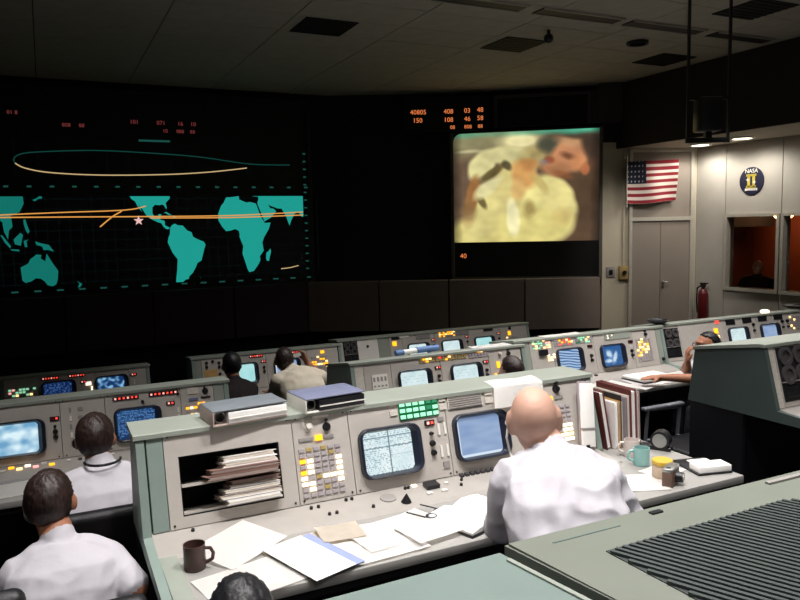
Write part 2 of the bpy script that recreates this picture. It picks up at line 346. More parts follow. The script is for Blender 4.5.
for s, x, z, sz in (('101', 1.24, 1.60, .085), ('071', 1.62, 1.60, .085), ('16', 1.92, 1.60, .085), ('10', 2.11, 1.60, .085), ('10', 1.7, 1.485, .075), ('888', 1.9, 1.485, .075), ('88', 2.1, 1.485, .075), ('01 8', -.35, 1.665, .075), ('808', .33, 1.52, .075), ('88', .55, 1.52, .075)):
    txt('readout', s, sz, M_digd, mp, (x, .004, z), (math.pi/2, 0, 0))
# ---- television projection screen on the angled wall
tva = math.atan2(C_.y-B_.y, C_.x-B_.x); TVL = (C_-B_).length
tv = empty('television_screen', (B_.x, B_.y, zc(0)), tva, 'large square projection screen glowing with a television picture of a man in a pale shirt', 'display screen')
B('screen_panel', (.0, .02, -.88), (TVL, .08, 1.5), M_scr, tv)
M_tvf = mat('tv_frame_grey', '6a6660', .5, .3, var=.05)
for lo, hi in (((-.05, -.04, -.91), (0, .1, 1.49)), ((TVL, -.04, -.91), (TVL+.05, .1, 1.50)), ((-.05, -.04, -.93), (TVL+.05, .1, -.88)), ((-.05, -.03, 1.48), (TVL+.05, .1, 1.50))): B('frame', lo, hi, M_tvf if lo[2] < 1 else M_wdark, tv)
def blob(u, v, cx, cy, rx, ry, ang=0, soft=.25):
    a = math.radians(ang); du, dv = u-cx, v-cy; x = (du*math.cos(a)+dv*math.sin(a))/rx; y = (-du*math.sin(a)+dv*math.cos(a))/ry
    r = math.sqrt(x*x+y*y); return max(0., min(1., (1+soft-r)/(2*soft)))
def mix(c, d, t): return tuple(c[i]*(1-t)+d[i]*t for i in range(3))
def hx(s): return tuple(int(s[i:i+2], 16)/255 for i in (0, 2, 4))
def nn(u, v, sc_, o): return noise.noise(Vector((u*sc_, v*sc_, o)))
def tvpic(u, v):
    n = noise.noise(Vector((u*6, v*6, 0)))*.5 + noise.noise(Vector((u*16, v*16, 3)))*.35
    c = mix(hx('6b5644'), hx('54402f'), u)
    c = mix(c, hx('8a8560'), blob(u, v, .12, .95, .40, .16, 0, .5)*.9)
    u += .012*nn(u, v, 9, 1); v += .012*nn(u, v, 9, 5)
    for (cx, cy, rx, ry, a, col, t, so) in (
        (.47, .915, .14, .075, 0, 'e8dea4', .95, .4), (.11, .838, .10, .014, 0, 'b8b088', .8, .6),
        (.32, .08, .38, .19, 0, 'd2c47a', 1, .15), (.31, .36, .15, .40, -30, 'd9cc86', 1, .18), (.44, .50, .14, .30, 0, 'd3c480', 1, .2),
        (.20, .70, .09, .15, -20, 'd8d094', 1, .15), (.36, .80, .16, .075, 0, 'cfc78e', 1, .2), (.56, .76, .10, .10, 0, 'b9a86c', .8, .3),
        (.134, .44, .05, .17, -10, '97683c', .95, .2), (.10, .28, .05, .12, 0, '8a6a44', .7, .4), (.27, .635, .11, .032, 42, '5f5230', .9, .3), (.375, .70, .03, .05, 20, '4e4630', .9, .3), (.20, .375, .028, .07, 15, '5f5230', .9, .3),
        (.24, .50, .05, .13, -40, 'e4dca2', .9, .3), (.655, .30, .19, .30, 8, 'e2d78c', 1, .12), (.54, .14, .26, .18, 0, 'dacd80', 1, .2), (.72, .40, .11, .20, 20, 'dccf88', 1, .15),
        (.49, .61, .085, .13, 12, 'cf9a5c', 1, .25), (.53, .70, .06, .05, 0, 'c08850', .9, .3), (.455, .48, .05, .10, 0, 'd6ae6c', .9, .3), (.525, .30, .04, .07, 0, '9c8850', .9, .5), (.415, .22, .045, .17, 4, 'f0e8b4', .95, .2),
        (.757, .22, .06, .07, 0, 'cbb068', .6, .6), (.60, .52, .03, .10, 30, 'b4a060', .7, .4),
        (.66, .87, .07, .07, 0, '4a4c3e', .9, .4), (.90, .90, .13, .085, -28, '3f382e', .95, .25), (.95, .76, .05, .12, 0, '5a4032', .9, .3),
        (.80, .77, .125, .155, -20, 'b9805a', 1, .15), (.70, .66, .09, .07, -30, 'b07a54', 1, .25), (.80, .90, .09, .05, -15, 'c89a70', .8, .5), (.79, .765, .055, .022, -28, '6e4632', .9, .6), (.86, .70, .05, .07, 0, 'd08c5c', .7, .4), (.665, .735, .03, .03, 0, '8c4c34', .9, .4), (.63, .715, .03, .025, 0, '7a7078', .6, .5), (.905, .64, .028, .05, 0, 'b06a44', .9, .3), (.75, .60, .07, .03, -25, '8a5434', .7, .4), (.935, .85, .05, .12, 12, '43352b', .9, .4), (.85, .955, .12, .035, -8, '4a3c30', .85, .5)):
        c = mix(c, hx(col), blob(u, v, cx, cy, rx, ry, a, so)*t)
    c = mix(c, hx('4fae8c'), max(0, min(1, (v-.945)/.04))*(.35+.6*max(0, min(1, abs(u-.3)*2))))
    e = min(u, 1-u)/.06; k = .55+.45*min(1, e)
    k *= 1 + .22*n
    return tuple(max(0, min(1, x*k)) for x in c)
def tvmap(u, v):
    x = u*TVL
    # rounded upper left corner
    z = -.302 + v*1.775
    r = .13
    if x < r: z = min(z, 1.473 - r + math.sqrt(max(0, r*r-(r-x)**2)))
    return (x, 0, z)
pm = grid_mesh('television_picture', 1, 1, 190, 146, tvpic, mapping=tvmap); link('picture', pm, vmat('television_glow', 1.0), tv, (0, .012, 0))
txt('readout', '40', .11, M_dig, tv, (.09, .01, -.53), (math.pi/2, 0, 0))
# projection head-box above the screen
hb = empty('overhead_display_box', (B_.x, B_.y, zc(0)), tva, 'dark framed black display opening above the television screen', 'display panel')
B('housing', (.66, .0, 1.545), (2.32, .09, 2.06), mat('overhead_housing', '3c3836', .7, var=.05), hb)
B('opening', (.72, -.012, 1.56), (2.14, .0, 2.0), M_void, hb)
for lo, hi in (((.68, -.03, 1.545), (.72, 0, 2.05)), ((2.14, -.03, 1.545), (2.18, 0, 2.05)), ((.72, -.03, 2.0), (2.14, 0, 2.05))): B('frame', lo, hi, mat('overhead_frame', '4a4644', .6, var=.05), hb)
B('overhead_column', (TVL-.02, -.03, zc(1.54)), (TVL+.35, .12, TOPZ), mat('overhead_housing', '3c3836', .7), None, loc=(B_.x, B_.y, 0), rot=(0, 0, tva))['kind'] = 'structure'
# digital readout panel left of it
ra = math.radians(-24)
rd = empty('digital_readout_panel', (5.50, 10.58, zc(0)), ra, 'black readout panel with rows of orange digits beside the television screen', 'display panel')
B('backplate', (-.2, .02, 1.505), (1.18, .08, 2.06), M_void, rd)
for s, x, z, sz in (('4 0 8 0 5', -.09, 1.805, .095), ('1 5 0', -.05, 1.675, .095), ('4 0 8', .45, 1.81, .095), ('0 3', .78, 1.82, .095), ('4 8', .99, 1.83, .095), ('1 0 8', .45, 1.68, .095), ('4 6', .78, 1.69, .095), ('5 8', .99, 1.70, .095), ('0 8', .55, 1.56, .075), ('808', .78, 1.565, .075), ('88', 1.0, 1.57, .075)):
    txt('readout', s.replace(' ', ''), sz*1.1, M_dig, rd, (x, .012, z), (math.pi/2, 0, 0))
# ---- door wall: double door, transom, switch plates
da = math.atan2(E_.y-D_.y, E_.x-D_.x)
door = empty('door_1', (D_.x, D_.y, 0), da, kind='structure'); door['label'] = 'closed grey double door with pale metal frame below the flag'
M_door = mat('door_grey', '8f857b', .7, var=.04, scale=3)
DT = zc(.02)
B('door_leaf', (.475, -.03, .02), (.955, .0, DT-.03), M_door, door); lf = B('door_leaf', (.963, -.03, .02), (1.445, .0, DT-.03), M_door, door)
hd = B('handle', (.985, -.06, zc(-1.08)), (1.015, -.03, zc(-.98)), M_steel, lf, bev=.006)
bm = bmesh.new(); cyl(bm, (.998, -.09, zc(-1.0)), (1.07, -.09, zc(-1.0)), .012); cyl(bm, (.998, -.09, zc(-1.0)), (.998, -.05, zc(-1.0)), .012); finish('lever', bm, M_steel, lf, smooth=True)
for lo, hi in (((.425, -.06, 0), (.475, .0, zc(1.12))), ((1.445, -.06, 0), (1.50, .0, zc(1.12))), ((.475, -.06, DT-.03), (1.445, .0, DT+.03)), ((.475, -.06, zc(1.08)), (1.445, .0, zc(1.13)))): B('door_frame', lo, hi, M_trim, door)
B('transom_panel', (.475, -.02, DT+.03), (1.445, .0, zc(1.08)), M_door, door)
def wallobj(name, label, cat): return empty(name, (D_.x, D_.y, 0), da, label, cat)
o = wallobj('switch_plate', 'grey metal wall switch plate beside the yellow box', 'switch'); B('plate', (.07, -.02, zc(-.90)), (.21, 0, zc(-.735)), M_slot, o, .004); B('toggle', (.11, -.03, zc(-.86)), (.17, -.02, zc(-.78)), M_black, o, .004)
o = wallobj('alarm_box', 'yellow-brown wall box with black knob next to the door', 'alarm box'); B('housing', (.27, -.06, zc(-.94)), (.415, 0, zc(-.725)), mat('alarm_yellow', 'a08a55', .6), o, .006)
bm = bmesh.new(); cyl(bm, (.345, -.085, zc(-.83)), (.345, -.06, zc(-.83)), .035, .03, 16); finish('knob', bm, M_black, o, smooth=True)
o = wallobj('wall_conduit', 'thin pale conduit running down the cream wall to the box', 'conduit'); bm = bmesh.new(); tube(bm, [(.345, -.02, zc(-.73)), (.345, -.02, zc(1.1))], .012); finish('pipe', bm, M_cream, o, smooth=True)
# flag on a short pole
fl = empty('wall_flag', (D_.x, D_.y, zc(0)), da, 'red white and blue striped flag with navy canton hanging above the double door', 'flag')
FW, FH = .82, .66
def fmap(u, v):
    x = .35 + u*FW; y = -.13 + .03*math.sin(u*9+v*1.5)*(.3+u) - .02*math.sin(u*4-v*3); z = .27 + v*FH + .02*u - .015*math.sin(u*5)*(1-v)
    return (x, y, z)
def fcol(u, v):
    k = int((1-v)*13); c = hx('8e1a28') if k % 2 == 0 else hx('e6d9d0')
    if u < .38 and v > 6/13:
        c = hx('141830'); uu = u/.38; vv = (v-6/13)/(7/13)
        if ((uu*11) % 2 > .7 and (uu*11) % 2 < 1.3) and ((vv*9) % 2 > .65 and (vv*9) % 2 < 1.35): c = hx('b8bac8')
    return c
me = grid_mesh('flag_cloth', 1, 1, 84, 78, fcol, mapping=fmap)
for p in me.polygons: p.use_smooth = True
cl = link('cloth', me, vmat('flag_cloth', emis=False, rough=.85), fl)
sm = cl.modifiers.new('thick', 'SOLIDIFY'); sm.thickness = .004
bm = bmesh.new(); cyl(bm, (.345, -.13, .2), (.345, -.13, 1.02), .011); cyl(bm, (.345, -.13, .98), (.345, 0, .98), .008); finish('pole', bm, M_trim, fl, smooth=True)
# ---- right wall with windows, seams, soffit
RX = 9.52
wr = empty('wall_right', (RX, 0, 0), 0, kind='structure')
W1 = (7.063, 7.918); W2 = (5.9, 6.953); WB, WT = zc(-1.055), zc(.023)
YB = [8.53, 7.97, 7.01, 5.88, 4.6, 3.0, 1.0, -3.0]
for k, (a, b) in enumerate(zip(YB, YB[1:])):
    g = .006
    if k in (1, 2):
        B('wall_panel', (0, b+g, 0), (.12, a-g, WB), M_wall2, wr); B('wall_panel', (0, b+g, WT), (.12, a-g, TOPZ), M_wall2, wr)
    else: B('wall_panel', (0, b+g, 0), (.12, a-g, TOPZ), M_wall2, wr)
B('wall_panel_backing', (.125, 7.99, 0), (.16, 8.6, TOPZ), M_black, wr)
B('wall_panel_backing', (.125, -3, 0), (.16, 5.86, TOPZ), M_black, wr)
B('wall_panel_backing', (.125, 5.86, 0), (.16, 7.99, WB), M_black, wr); B('wall_panel_backing', (.125, 5.86, WT), (.16, 7.99, TOPZ), M_black, wr)
M_glass = bpy.data.materials.new('window_glass'); M_glass.use_nodes = True; gb = M_glass.node_tree.nodes['Principled BSDF']
gb.inputs['Transmission Weight'].default_value = 1; gb.inputs['Roughness'].default_value = .0; gb.inputs['IOR'].default_value = 1.1; gb.inputs['Base Color'].default_value = (.95, .85, .8, 1)
for n_, (a, b) in (('window_1', (W1[0]-.04, W1[1]+.04)), ('window_2', (5.88, W2[1]+.045))):
    wn = empty(n_, (RX, 0, 0), 0, kind='structure')
    for lo, hi in (((-.03, a, WB), (.13, a+.045, WT)), ((-.03, b-.045, WB), (.13, b, WT)), ((-.03, a, WB-.05), (.13, b, WB)), ((-.03, a, WT), (.13, b, WT+.045))): B('window_frame', lo, hi, M_trim, wn)
    B('pane', (.06, a+.045, WB), (.066, b-.045, WT), M_glass, wn)
# viewing room behind the windows
M_rust = mat('viewing_room_rust', '8f4a28', .8, var=.05, scale=3)
M_brown = mat('viewing_room_brown', '5a2a1a', .8, var=.05, scale=3)
structure(B('wall_viewing_room', (12.4, 4.6, 0), (12.5, 12, TOPZ), M_rust)); structure(B('wall_viewing_room', (9.7, 11.0, 0), (12.4, 11.1, TOPZ), M_brown))
structure(B('floor', (9.7, 4.5, .5), (12.4, 11, .62), M_dark)); structure(B('ceiling', (9.7, 4.5, zc(.35)), (12.4, 11, zc(.40)), M_rust))
structure(B('wall_viewing_room', (9.7, 4.5, 0), (12.4, 4.6, TOPZ), M_brown))
structure(B('wall_viewing_room', (11.45, 9.7, .62), (12.39, 9.8, zc(.35)), M_brown))
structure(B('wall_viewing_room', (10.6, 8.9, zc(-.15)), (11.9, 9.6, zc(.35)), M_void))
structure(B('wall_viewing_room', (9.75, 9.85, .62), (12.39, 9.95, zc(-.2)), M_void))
lp = bpy.data.lights.new('viewing_room_lamp', 'POINT'); lp.energy = 14; lp.color = (1, .55, .25); lp.shadow_soft_size = .2
lo_ = bpy.data.objects.new('viewing_room_lamp', lp); COL.objects.link(lo_); lo_.location = (11.6, 8.5, zc(.15))
# soffit over the right aisle
SX, SZ = 8.25, zc(1.14)
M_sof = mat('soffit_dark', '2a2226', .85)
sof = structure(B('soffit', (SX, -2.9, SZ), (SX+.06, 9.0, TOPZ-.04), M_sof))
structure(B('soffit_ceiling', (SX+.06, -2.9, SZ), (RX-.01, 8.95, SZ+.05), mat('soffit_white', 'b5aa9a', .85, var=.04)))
Ldisc = mat('lamp_disc', 'fff4e0', .4, var=0, emit='fff2dc', estr=6)
for k, (x, y) in enumerate([(9.12, 8.12), (9.0, 7.28), (8.9, 5.4)]):
    o = empty('recessed_lamp', (x, y, SZ), 0, ['glowing recessed ceiling lamp nearest the flag, under the soffit', 'glowing recessed ceiling lamp above the round emblem, under the soffit', 'recessed ceiling lamp under the soffit beyond the right picture edge'][k], 'ceiling light', 'recessed lamps under the soffit')
    bm = bmesh.new(); lathe(bm, [(.13, 0), (.16, 0), (.16, -.015), (.13, -.02), (.13, 0)], 24); finish('ring', bm, M_white, o, smooth=True)
    bm = bmesh.new(); cyl(bm, (0, 0, -.012), (0, 0, -.002), .13, .13, 24); finish('lens', bm, Ldisc, o)
    spot('recessed_lamp_beam', (x, y, SZ-.03), 26, 168, .5, .12, (1, .94, .85))
# small bright wall lamp below the window
# emblem
em = empty('round_emblem', (RX, 7.51, zc(.55)), 0, 'round navy emblem with gold numeral two and white lettering on the grey wall', 'emblem')
bm = bmesh.new(); cyl(bm, (-.015, 0, 0), (0, 0, 0), .205, .205, 40); finish('disc', bm, mat('emblem_navy', '0e1030', .5, var=.03), em, smooth=True)
M_gold = mat('emblem_gold', 'c8b440', .5, var=.05)
er = (math.pi/2, 0, -math.pi/2)
def emb_part(name, me, m, z, y=0): me.materials.clear(); return link(name, me, m, em, (-.018, y, z), er)
emb_part('lettering', text_mesh('NASA', .085, .002), M_white, .145)
for k in range(6): B('letter_block', (-.02, -.105+k*.036, -.142), (-.016, -.105+k*.036+.028, -.108), M_white, em)
bm = bmesh.new()
for yy in (-.042, .042): box(bm, (-.02, yy-.022, -.095), (-.016, yy+.022, .095))
for zz in (-.085, .085): box(bm, (-.02, -.085, zz-.016), (-.016, .085, zz+.016))
finish('numeral', bm, M_gold, em)
for (yy, zz) in ((.055, .02), (-.055, -.02)):
    bm = bmesh.new(); bm.faces.new([bm.verts.new((-.022, yy+(.035 if k % 2 == 0 else .012)*math.sin(k*math.pi/4), zz+(.035 if k % 2 == 0 else .012)*math.cos(k*math.pi/4))) for k in range(8)]); finish('star', bm, M_white, em)
# fire extinguisher
ex = empty('fire_extinguisher', (RX-.09, 8.28, zc(-1.6)), 0, 'red fire extinguisher with black hose hanging on the right wall', 'extinguisher')
bm = bmesh.new(); lathe(bm, [(0, 0), (.07, 0), (.078, .02), (.078, .40), (.06, .46), (.03, .49), (.03, .52), (0, .52)], 20); finish('cylinder', bm, mat('extinguisher_red', '5e1418', .35, var=.05), ex, smooth=True)
bm = bmesh.new(); box(bm, (-.03, -.03, .52), (.03, .03, .57)); box(bm, (-.02, -.08, .57), (.02, .05, .59)); tube(bm, [(0, .03, .55), (-.02, .1, .5), (-.02, .11, .3), (-.02, .09, .1)], .012); finish('valve', bm, M_black, ex, smooth=True)
B('bracket', (.07, -.04, .2), (.085, .04, .3), M_steel, ex)
# black hanging yoke
hy = empty('hanging_speaker_yoke', (5.80, 5.08, CEIL), -.46, 'black speaker hung from the ceiling in a square metal yoke before the soffit', 'speaker')
H0 = zc(.735) - CEIL
for xx in (-.195, .195): B('post', (xx-.012, -.012, H0), (xx+.012, .012, .03), M_black, hy)
B('cross_bar', (-.21, -.015, H0-.005), (.21, .015, H0+.045), M_black, hy, .004)
B('speaker_cabinet', (-.11, -.1, H0+.10), (.11, .1, H0+.42), M_black, hy, .02); B('stem', (-.03, -.03, H0+.04), (.03, .03, H0+.1), M_black, hy); B('hanger', (-.195, -.012, H0+.40), (.195, .012, H0+.425), M_black, hy)

# ================================================================ CONSOLES
T_ = math.radians(15); AF = math.radians(75); CZH = .911        # face tilt, face rotation, face centre height
ST, CT = math.sin(T_), math.cos(T_)
AA = math.atan2(.019, .159)                                     # apron slope
MESHC = {}
def cached(key, build):
    if key not in MESHC:
        bm = bmesh.new(); build(bm); bmesh.ops.recalc_face_normals(bm, faces=bm.faces[:]); me = bpy.data.meshes.new(key[0]); bm.to_mesh(me); bm.free(); MESHC[key] = me
    return MESHC[key]
class Console:
    def __init__(s, name, label, X0, X1, D, floor, depth=.3, desk=True, deskx=None, group='control consoles', drop=.15, endm=None, hollow=None, rdesk=True, legs=True):
        s.X0, s.X1, s.D, s.f = X0, X1, D, floor
        s.root = empty(name, (X0, D, floor), 0, label, 'console', group)
        W = X1-X0; s.W = W; r = s.root
        # cabinet body behind the face
        endm = endm or M_post; zb = 1.088 - drop*(depth-.07)
        prof = [(-.018, .735), (.068, 1.082), (.075, 1.082), (depth, zb-.006), (depth+.04, .70), (.16, .70)]
        low = [(-.018, .735), (-.01, .768), (.19, .768), (.19, zb-.02), (depth, zb-.02), (depth+.04, .70), (.16, .70)]
        bm = bmesh.new()
        if hollow:
            prism_x(bm, prof, .02, hollow[0]-X0); prism_x(bm, low, hollow[0]-X0, hollow[1]-X0); prism_x(bm, prof, hollow[1]-X0, W-.02)
        else: prism_x(bm, prof, .02, W-.02)
        finish('cabinet_body', bm, M_dgreen, r); B('base_cabinet', (.034, .2, 0), (W-.034, depth+.03, .70), M_black, r)
        for k_, (a, b) in enumerate(((0, .03), (W-.03, W))):
            ep = [(-.052, .752), (.04, 1.088), (.07, 1.088), (depth+.004, zb), (depth+.05, .69), (.12, .69)]
            ep += [(-.58, .69), (-.58, .727), (-.2, .742)] if desk and (k_ == 0 or rdesk) else [(-.05, .69)]
            bm = bmesh.new(); prism_x(bm, ep, a, b); finish('end_panel', bm, endm, r); B('base_panel', (a+.004*(1-2*k_), .17, 0), (b+.004*(1-2*k_), depth+.036, .688), M_black, r)
        bm = bmesh.new(); prism_x(bm, [(.032, 1.088), (.034, 1.104), (.04, 1.107), (.07, 1.106), (depth+.015, zb+.018), (depth+.015, zb), (.07, 1.088)], -.008, W+.008); finish('top_panel', bm, M_green, r)
        if desk:
            dx0, dx1 = deskx if deskx else (X0, X1)
            bm = bmesh.new(); box(bm, (dx0-X0+.03, -.58, .69), (dx1-X0-.03, -.19, .725), .004); finish('desk_top', bm, M_desk, r, smooth=True)
            bm = bmesh.new(); prism_x(bm, [(-.215, .7255), (-.2, .7365), (-.036, .757), (.0, .757), (.0, .72), (-.215, .72)], .03, W-.03); finish('apron', bm, mat('apron_enamel', 'a29d97', .6, var=.04), r)
            B('desk_rail', (dx0-X0+.05, -.56, .655), (dx1-X0-.05, -.54, .69), M_black, r)
            for xx in ((dx0-X0+.06, dx1-X0-.10) if legs else ()):
                B('desk_leg', (xx, -.5, 0), (xx+.04, -.44, .69), M_black, r)
    def fp(s, x, sv, out=0): return (x-s.X0, sv*ST - out*CT, CZH + sv*CT + out*ST)
    def put(s, name, me, m, x, sv, out=0, rotz=0):
        return link(name, me, m, s.root, s.fp(x, sv, out), (AF, 0, 0))
    def plate(s, x0, x1, s0=-.158, s1=.19, m=None, name='face_panel', out=.004, hole=None):
        m = m or M_face; g = .0015
        bm = bmesh.new(); x0 += g; x1 -= g
        if hole is None: box(bm, (x0, s0, -.012), (x1, s1, out), .0012, 1)
        else:
            hx0, hx1, h0, h1 = hole
            for (a, b, c, d) in ((x0, hx0, s0, s1), (hx1, x1, s0, s1), (hx0, hx1, s0, h0), (hx0, hx1, h1, s1)): box(bm, (a, c, -.012), (b, d, out))
        o = finish(name, bm, m, s.root, s.fp(s.X0, 0), (AF, 0, 0))
        for v in o.data.vertices: v.co.x -= s.X0
        return o
    def rect(s, name, x, sv, w_, h_, m, out=.004, th=.006, bev=.0008, parent=None):
        key = (name, round(w_, 4), round(h_, 4), th, m.name)
        me = cached(key, lambda bm: box(bm, (-w_/2, -h_/2, 0), (w_/2, h_/2, th), bev, 1))
        if parent is not None:
            return link(name, me, m, parent, (x, sv, out), (0, 0, 0))
        return s.put(name, me, m, x, sv, out)
    def knob(s, x, sv, r=.011, m=None, th=.018, name='knob'):
        m = m or M_black
        me = cached((name, r, th, m.name), lambda bm: (cyl(bm, (0, 0, 0), (0, 0, th*.3), r*1.25, r*1.2, 14), cyl(bm, (0, 0, th*.3), (0, 0, th), r, r*.85, 14)))
        return s.put(name, me, m, x, sv, .004)
    def dial(s, x, sv, r=.02):
        o = s.knob(x, sv, r, M_label, .006, 'dial_ring'); 
        me = cached(('dial_knob', r), lambda bm: cyl(bm, (0, 0, .006), (0, 0, .02), r*.6, r*.55, 16)); link('dial_knob', me, M_white, o); return o
    def monitor(s, x, sv, pic, w_=.285, h_=.21, res=(40, 32), strength=1.0, key=None, off=(-.008, .0)):
        # moulded bezel with deep rounded opening
        def bz(bm):
            outer = rrect(w_, h_, .045); inner = rrect(w_-.04, h_-.03, .028); n = len(outer)
            rings = [[bm.verts.new((x_, y_, z_)) for x_, y_ in pts] for pts, z_ in ((outer, -.002), (rrect(w_-.004, h_-.004, .044), .026), (rrect(w_-.014, h_-.012, .039), .030), (rrect(w_-.034, h_-.024, .033, cx=-.004), .027), (rrect(w_-.064, h_-.038, .022, cx=-.009), .0025))]
            for a, b in zip(rings, rings[1:]):
                for k in range(n): bm.faces.new((a[k], a[(k+1) % n], b[(k+1) % n], b[k]))
        o = s.put('monitor_bezel', cached(('monitor_bezel', w_, h_), bz), M_bezel, x, sv, .004)
        pw, ph = w_-.064, h_-.038
        if key is None: key = pic.__name__
        k = ('screen', key, w_, h_)
        if k not in MESHC:
            me = grid_mesh('screen', pw, ph, res[0], res[1], pic); MESHC[k] = me
        link('screen', MESHC[k], vmat('crt_glow_%.2f' % strength, strength), o, (-.009, 0, .0035))
        return o
    def digits(s, x, sv, n, w_=None, text=True, m=None, pitch=.022, lit=None):
        w_ = n*pitch+.008
        o = s.rect('event_display', x, sv, w_, .024, M_black, .004, .008)
        me = cached(('event_digit',), lambda bm: box(bm, (-.0055, -.006, 0), (.0055, .006, .002)))
        meb = cached(('event_window',), lambda bm: box(bm, (-.0085, -.009, 0), (.0085, .009, .001)))
        for k in range(n):
            xx = (k-(n-1)/2)*pitch
            link('digit_window', meb, L_redb, o, (xx, 0, .008))
            if lit is None or lit[k % len(lit)]: link('digit', me, L_red if (k % 3) else L_pink, o, (xx, 0, .009)) if (me.name + ('r' if k % 3 else 'p')) and False else link_copy('digit', me, L_red if (k % 3) else L_pink, o, (xx, 0, .009))
        return o
    def lamps(s, x0, s0, nx, ny, px, py, lit, w_=None, h_=None, default=None, name='indicator_lamp'):
        w_ = w_ or px*.76; h_ = h_ or py*.64
        for j in range(ny):
            for i in range(nx):
                m = lit.get((i, j), default)
                if m is None: continue
                s.rect(name, x0+(i+.5)*px, s0-(j+.5)*py, w_, h_, m, .004, .006)
    def screws(s, xs, ss=(-.145, .178)):
        me = cached(('screw',), lambda bm: cyl(bm, (0, 0, 0), (0, 0, .003), .0045, .004, 8))
        for x in xs:
            for sv in ss: s.put('screw', me, M_black, x, sv, .004)
    def apron(s, name, me, m, x, t, out=0):      # t: 0 back .. .15 front
        y = -.04 - t*math.cos(AA); z = .7565 - t*math.sin(AA)
        return link(name, me, m, s.root, (x-s.X0, y, z+out), (AA, 0, 0))
    def arect(s, name, x, t, w_, h_, m, th=.006, out=0):
        me = cached((name+'_a', round(w_, 4), round(h_, 4), th, m.name), lambda bm: box(bm, (-w_/2, -h_/2, 0), (w_/2, h_/2, th), .0008, 1)); return s.apron(name, me, m, x, t, out)
def link_copy(name, me, m, parent, loc):
    k = (me.name, m.name)
    if k not in MESHC:
        c = me.copy(); c.materials.clear(); c.materials.append(m); MESHC[k] = c
    return link(name, MESHC[k], m, parent, loc)
# pictures on the tubes
def nz(u, v, s=1, o=0): return noise.noise(Vector((u*s, v*s, o)))
def pic_table(u, v):
    c = mix(hx('f0fafa'), hx('cfe6ec'), .5+.5*nz(u, v, 3))
    d = 0
    if (v*22) % 1 < .5 and nz(u, math.floor(v*22)*.37, 26, 2) > .02: d = .45
    if abs(u-.52) < .015 or abs(v-.62) < .015 or abs(v-.86) < .012 or (abs(v-.40) < .012 and u > .52): d = .7
    if u > .56 and .1 < v < .58: d *= .25
    return mix(c, hx('3a5c6a'), d)
def pic_blue(u, v):
    c = mix(hx('a4b8d6'), hx('7f9ac4'), max(0, min(1, .5+.6*nz(u*.6, v*1.6, 4, 4))))
    if v > .9: c = mix(c, hx('2a3650'), (v-.9)*5)
    if v < .06 or u < .035: c = hx('d8e8f8')
    return c
def pic_cloud(u, v):
    t = max(0, min(1, .55+.9*nz(u*1.3, v*1.6, 2.4, 7)+.3*nz(u, v, 7, 1))); return mix(hx('6a9fc4'), hx('d8eef6'), t)
def pic_text(u, v):
    r = math.floor(v*20); on = (v*20) % 1 < .55 and nz(u*1.4, r*.51, 22, 5) > -.05 and nz(u*.5, r*.13, 5, 9) > -.25
    return hx('5d93d0') if on else hx('123464')
def pic_wave(u, v):
    r = math.sin(v*46+u*9+2*nz(u, v, 3)); return mix(hx('2a5a9a'), hx('c8e0f4'), max(0, min(1, .5+.5*r)))
def pic_plot(u, v):
    k = max(blob(u, v, .35, .6, .14, .2, 20, .5), blob(u, v, .62, .4, .1, .3, -20, .4), blob(u, v, .3, .25, .2, .1, 0, .5)); return mix(hx('2a5c98'), hx('cfe4f6'), max(0, min(1, k+.25*nz(u, v, 10, 2))))
def pic_pale(u, v):
    d = .35 if ((v*9) % 1 < .16 and nz(u, math.floor(v*9), 9, 1) > 0) else 0
    return mix(mix(hx('e8f6f6'), hx('c2dce0'), .5+.5*nz(u, v, 3, 3)), hx('7fa0a8'), d)
def pic_cyan(u, v): return mix(hx('c4f0ee'), hx('9adade'), .5+.5*nz(u, v, 3, 8))
def pic_navy(u, v):
    on = (v*16) % 1 < .5 and nz(u*1.3, math.floor(v*16)*.6, 14, 11) > .08
    return hx('4a74b8') if on else hx('0e2450')
def pic_mixed(u, v): return mix(hx('16386c'), hx('8cc4ea'), max(0, min(1, 2.2*nz(u*1.2, v, 5, 12)+.25)))

# ---------------- main console in the middle foreground
R3 = 2.7
mc = Console('control_console', 'big near grey-green console with shelf of papers, two bright monitors and white-lit lamp buttons', .25, 2.36, R3, F3, depth=.24, deskx=(.25, 2.72), drop=0, hollow=(.39, .785), rdesk=False)
mc.plate(.285, .345, m=M_post, name='corner_post'); mc.plate(.345, .838, hole=(.395, .778, -.118, .10)); mc.plate(.838, 1.078); mc.plate(1.078, 1.535); mc.plate(1.535, 2.0); mc.plate(2.0, 2.33)
# shelf compartment
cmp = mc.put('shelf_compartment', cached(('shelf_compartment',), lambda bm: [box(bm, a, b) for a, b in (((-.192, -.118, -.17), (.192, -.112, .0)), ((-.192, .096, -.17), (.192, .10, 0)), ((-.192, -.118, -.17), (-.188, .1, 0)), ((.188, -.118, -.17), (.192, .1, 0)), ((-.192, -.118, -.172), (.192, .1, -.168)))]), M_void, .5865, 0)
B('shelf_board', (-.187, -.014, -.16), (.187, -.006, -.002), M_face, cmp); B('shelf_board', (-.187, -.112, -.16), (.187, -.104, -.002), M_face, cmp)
mc.screws((.362, .82, .856, 1.06, 1.095, 1.52, 1.55, 1.985, 2.02, 2.31))
mc.dial(.905, .144, .02); mc.knob(.983, .131, .014); mc.knob(.983, .158, .005, name='toggle_switch')
mc.rect('indicator_lamp', .943, .092, .03, .022, L_amber, .004, .008); mc.rect('name_strip', .89, .092, .06, .014, M_slot); mc.rect('name_strip', .985, .092, .045, .014, M_slot); mc.rect('name_strip', .96, .176, .07, .012, M_white)
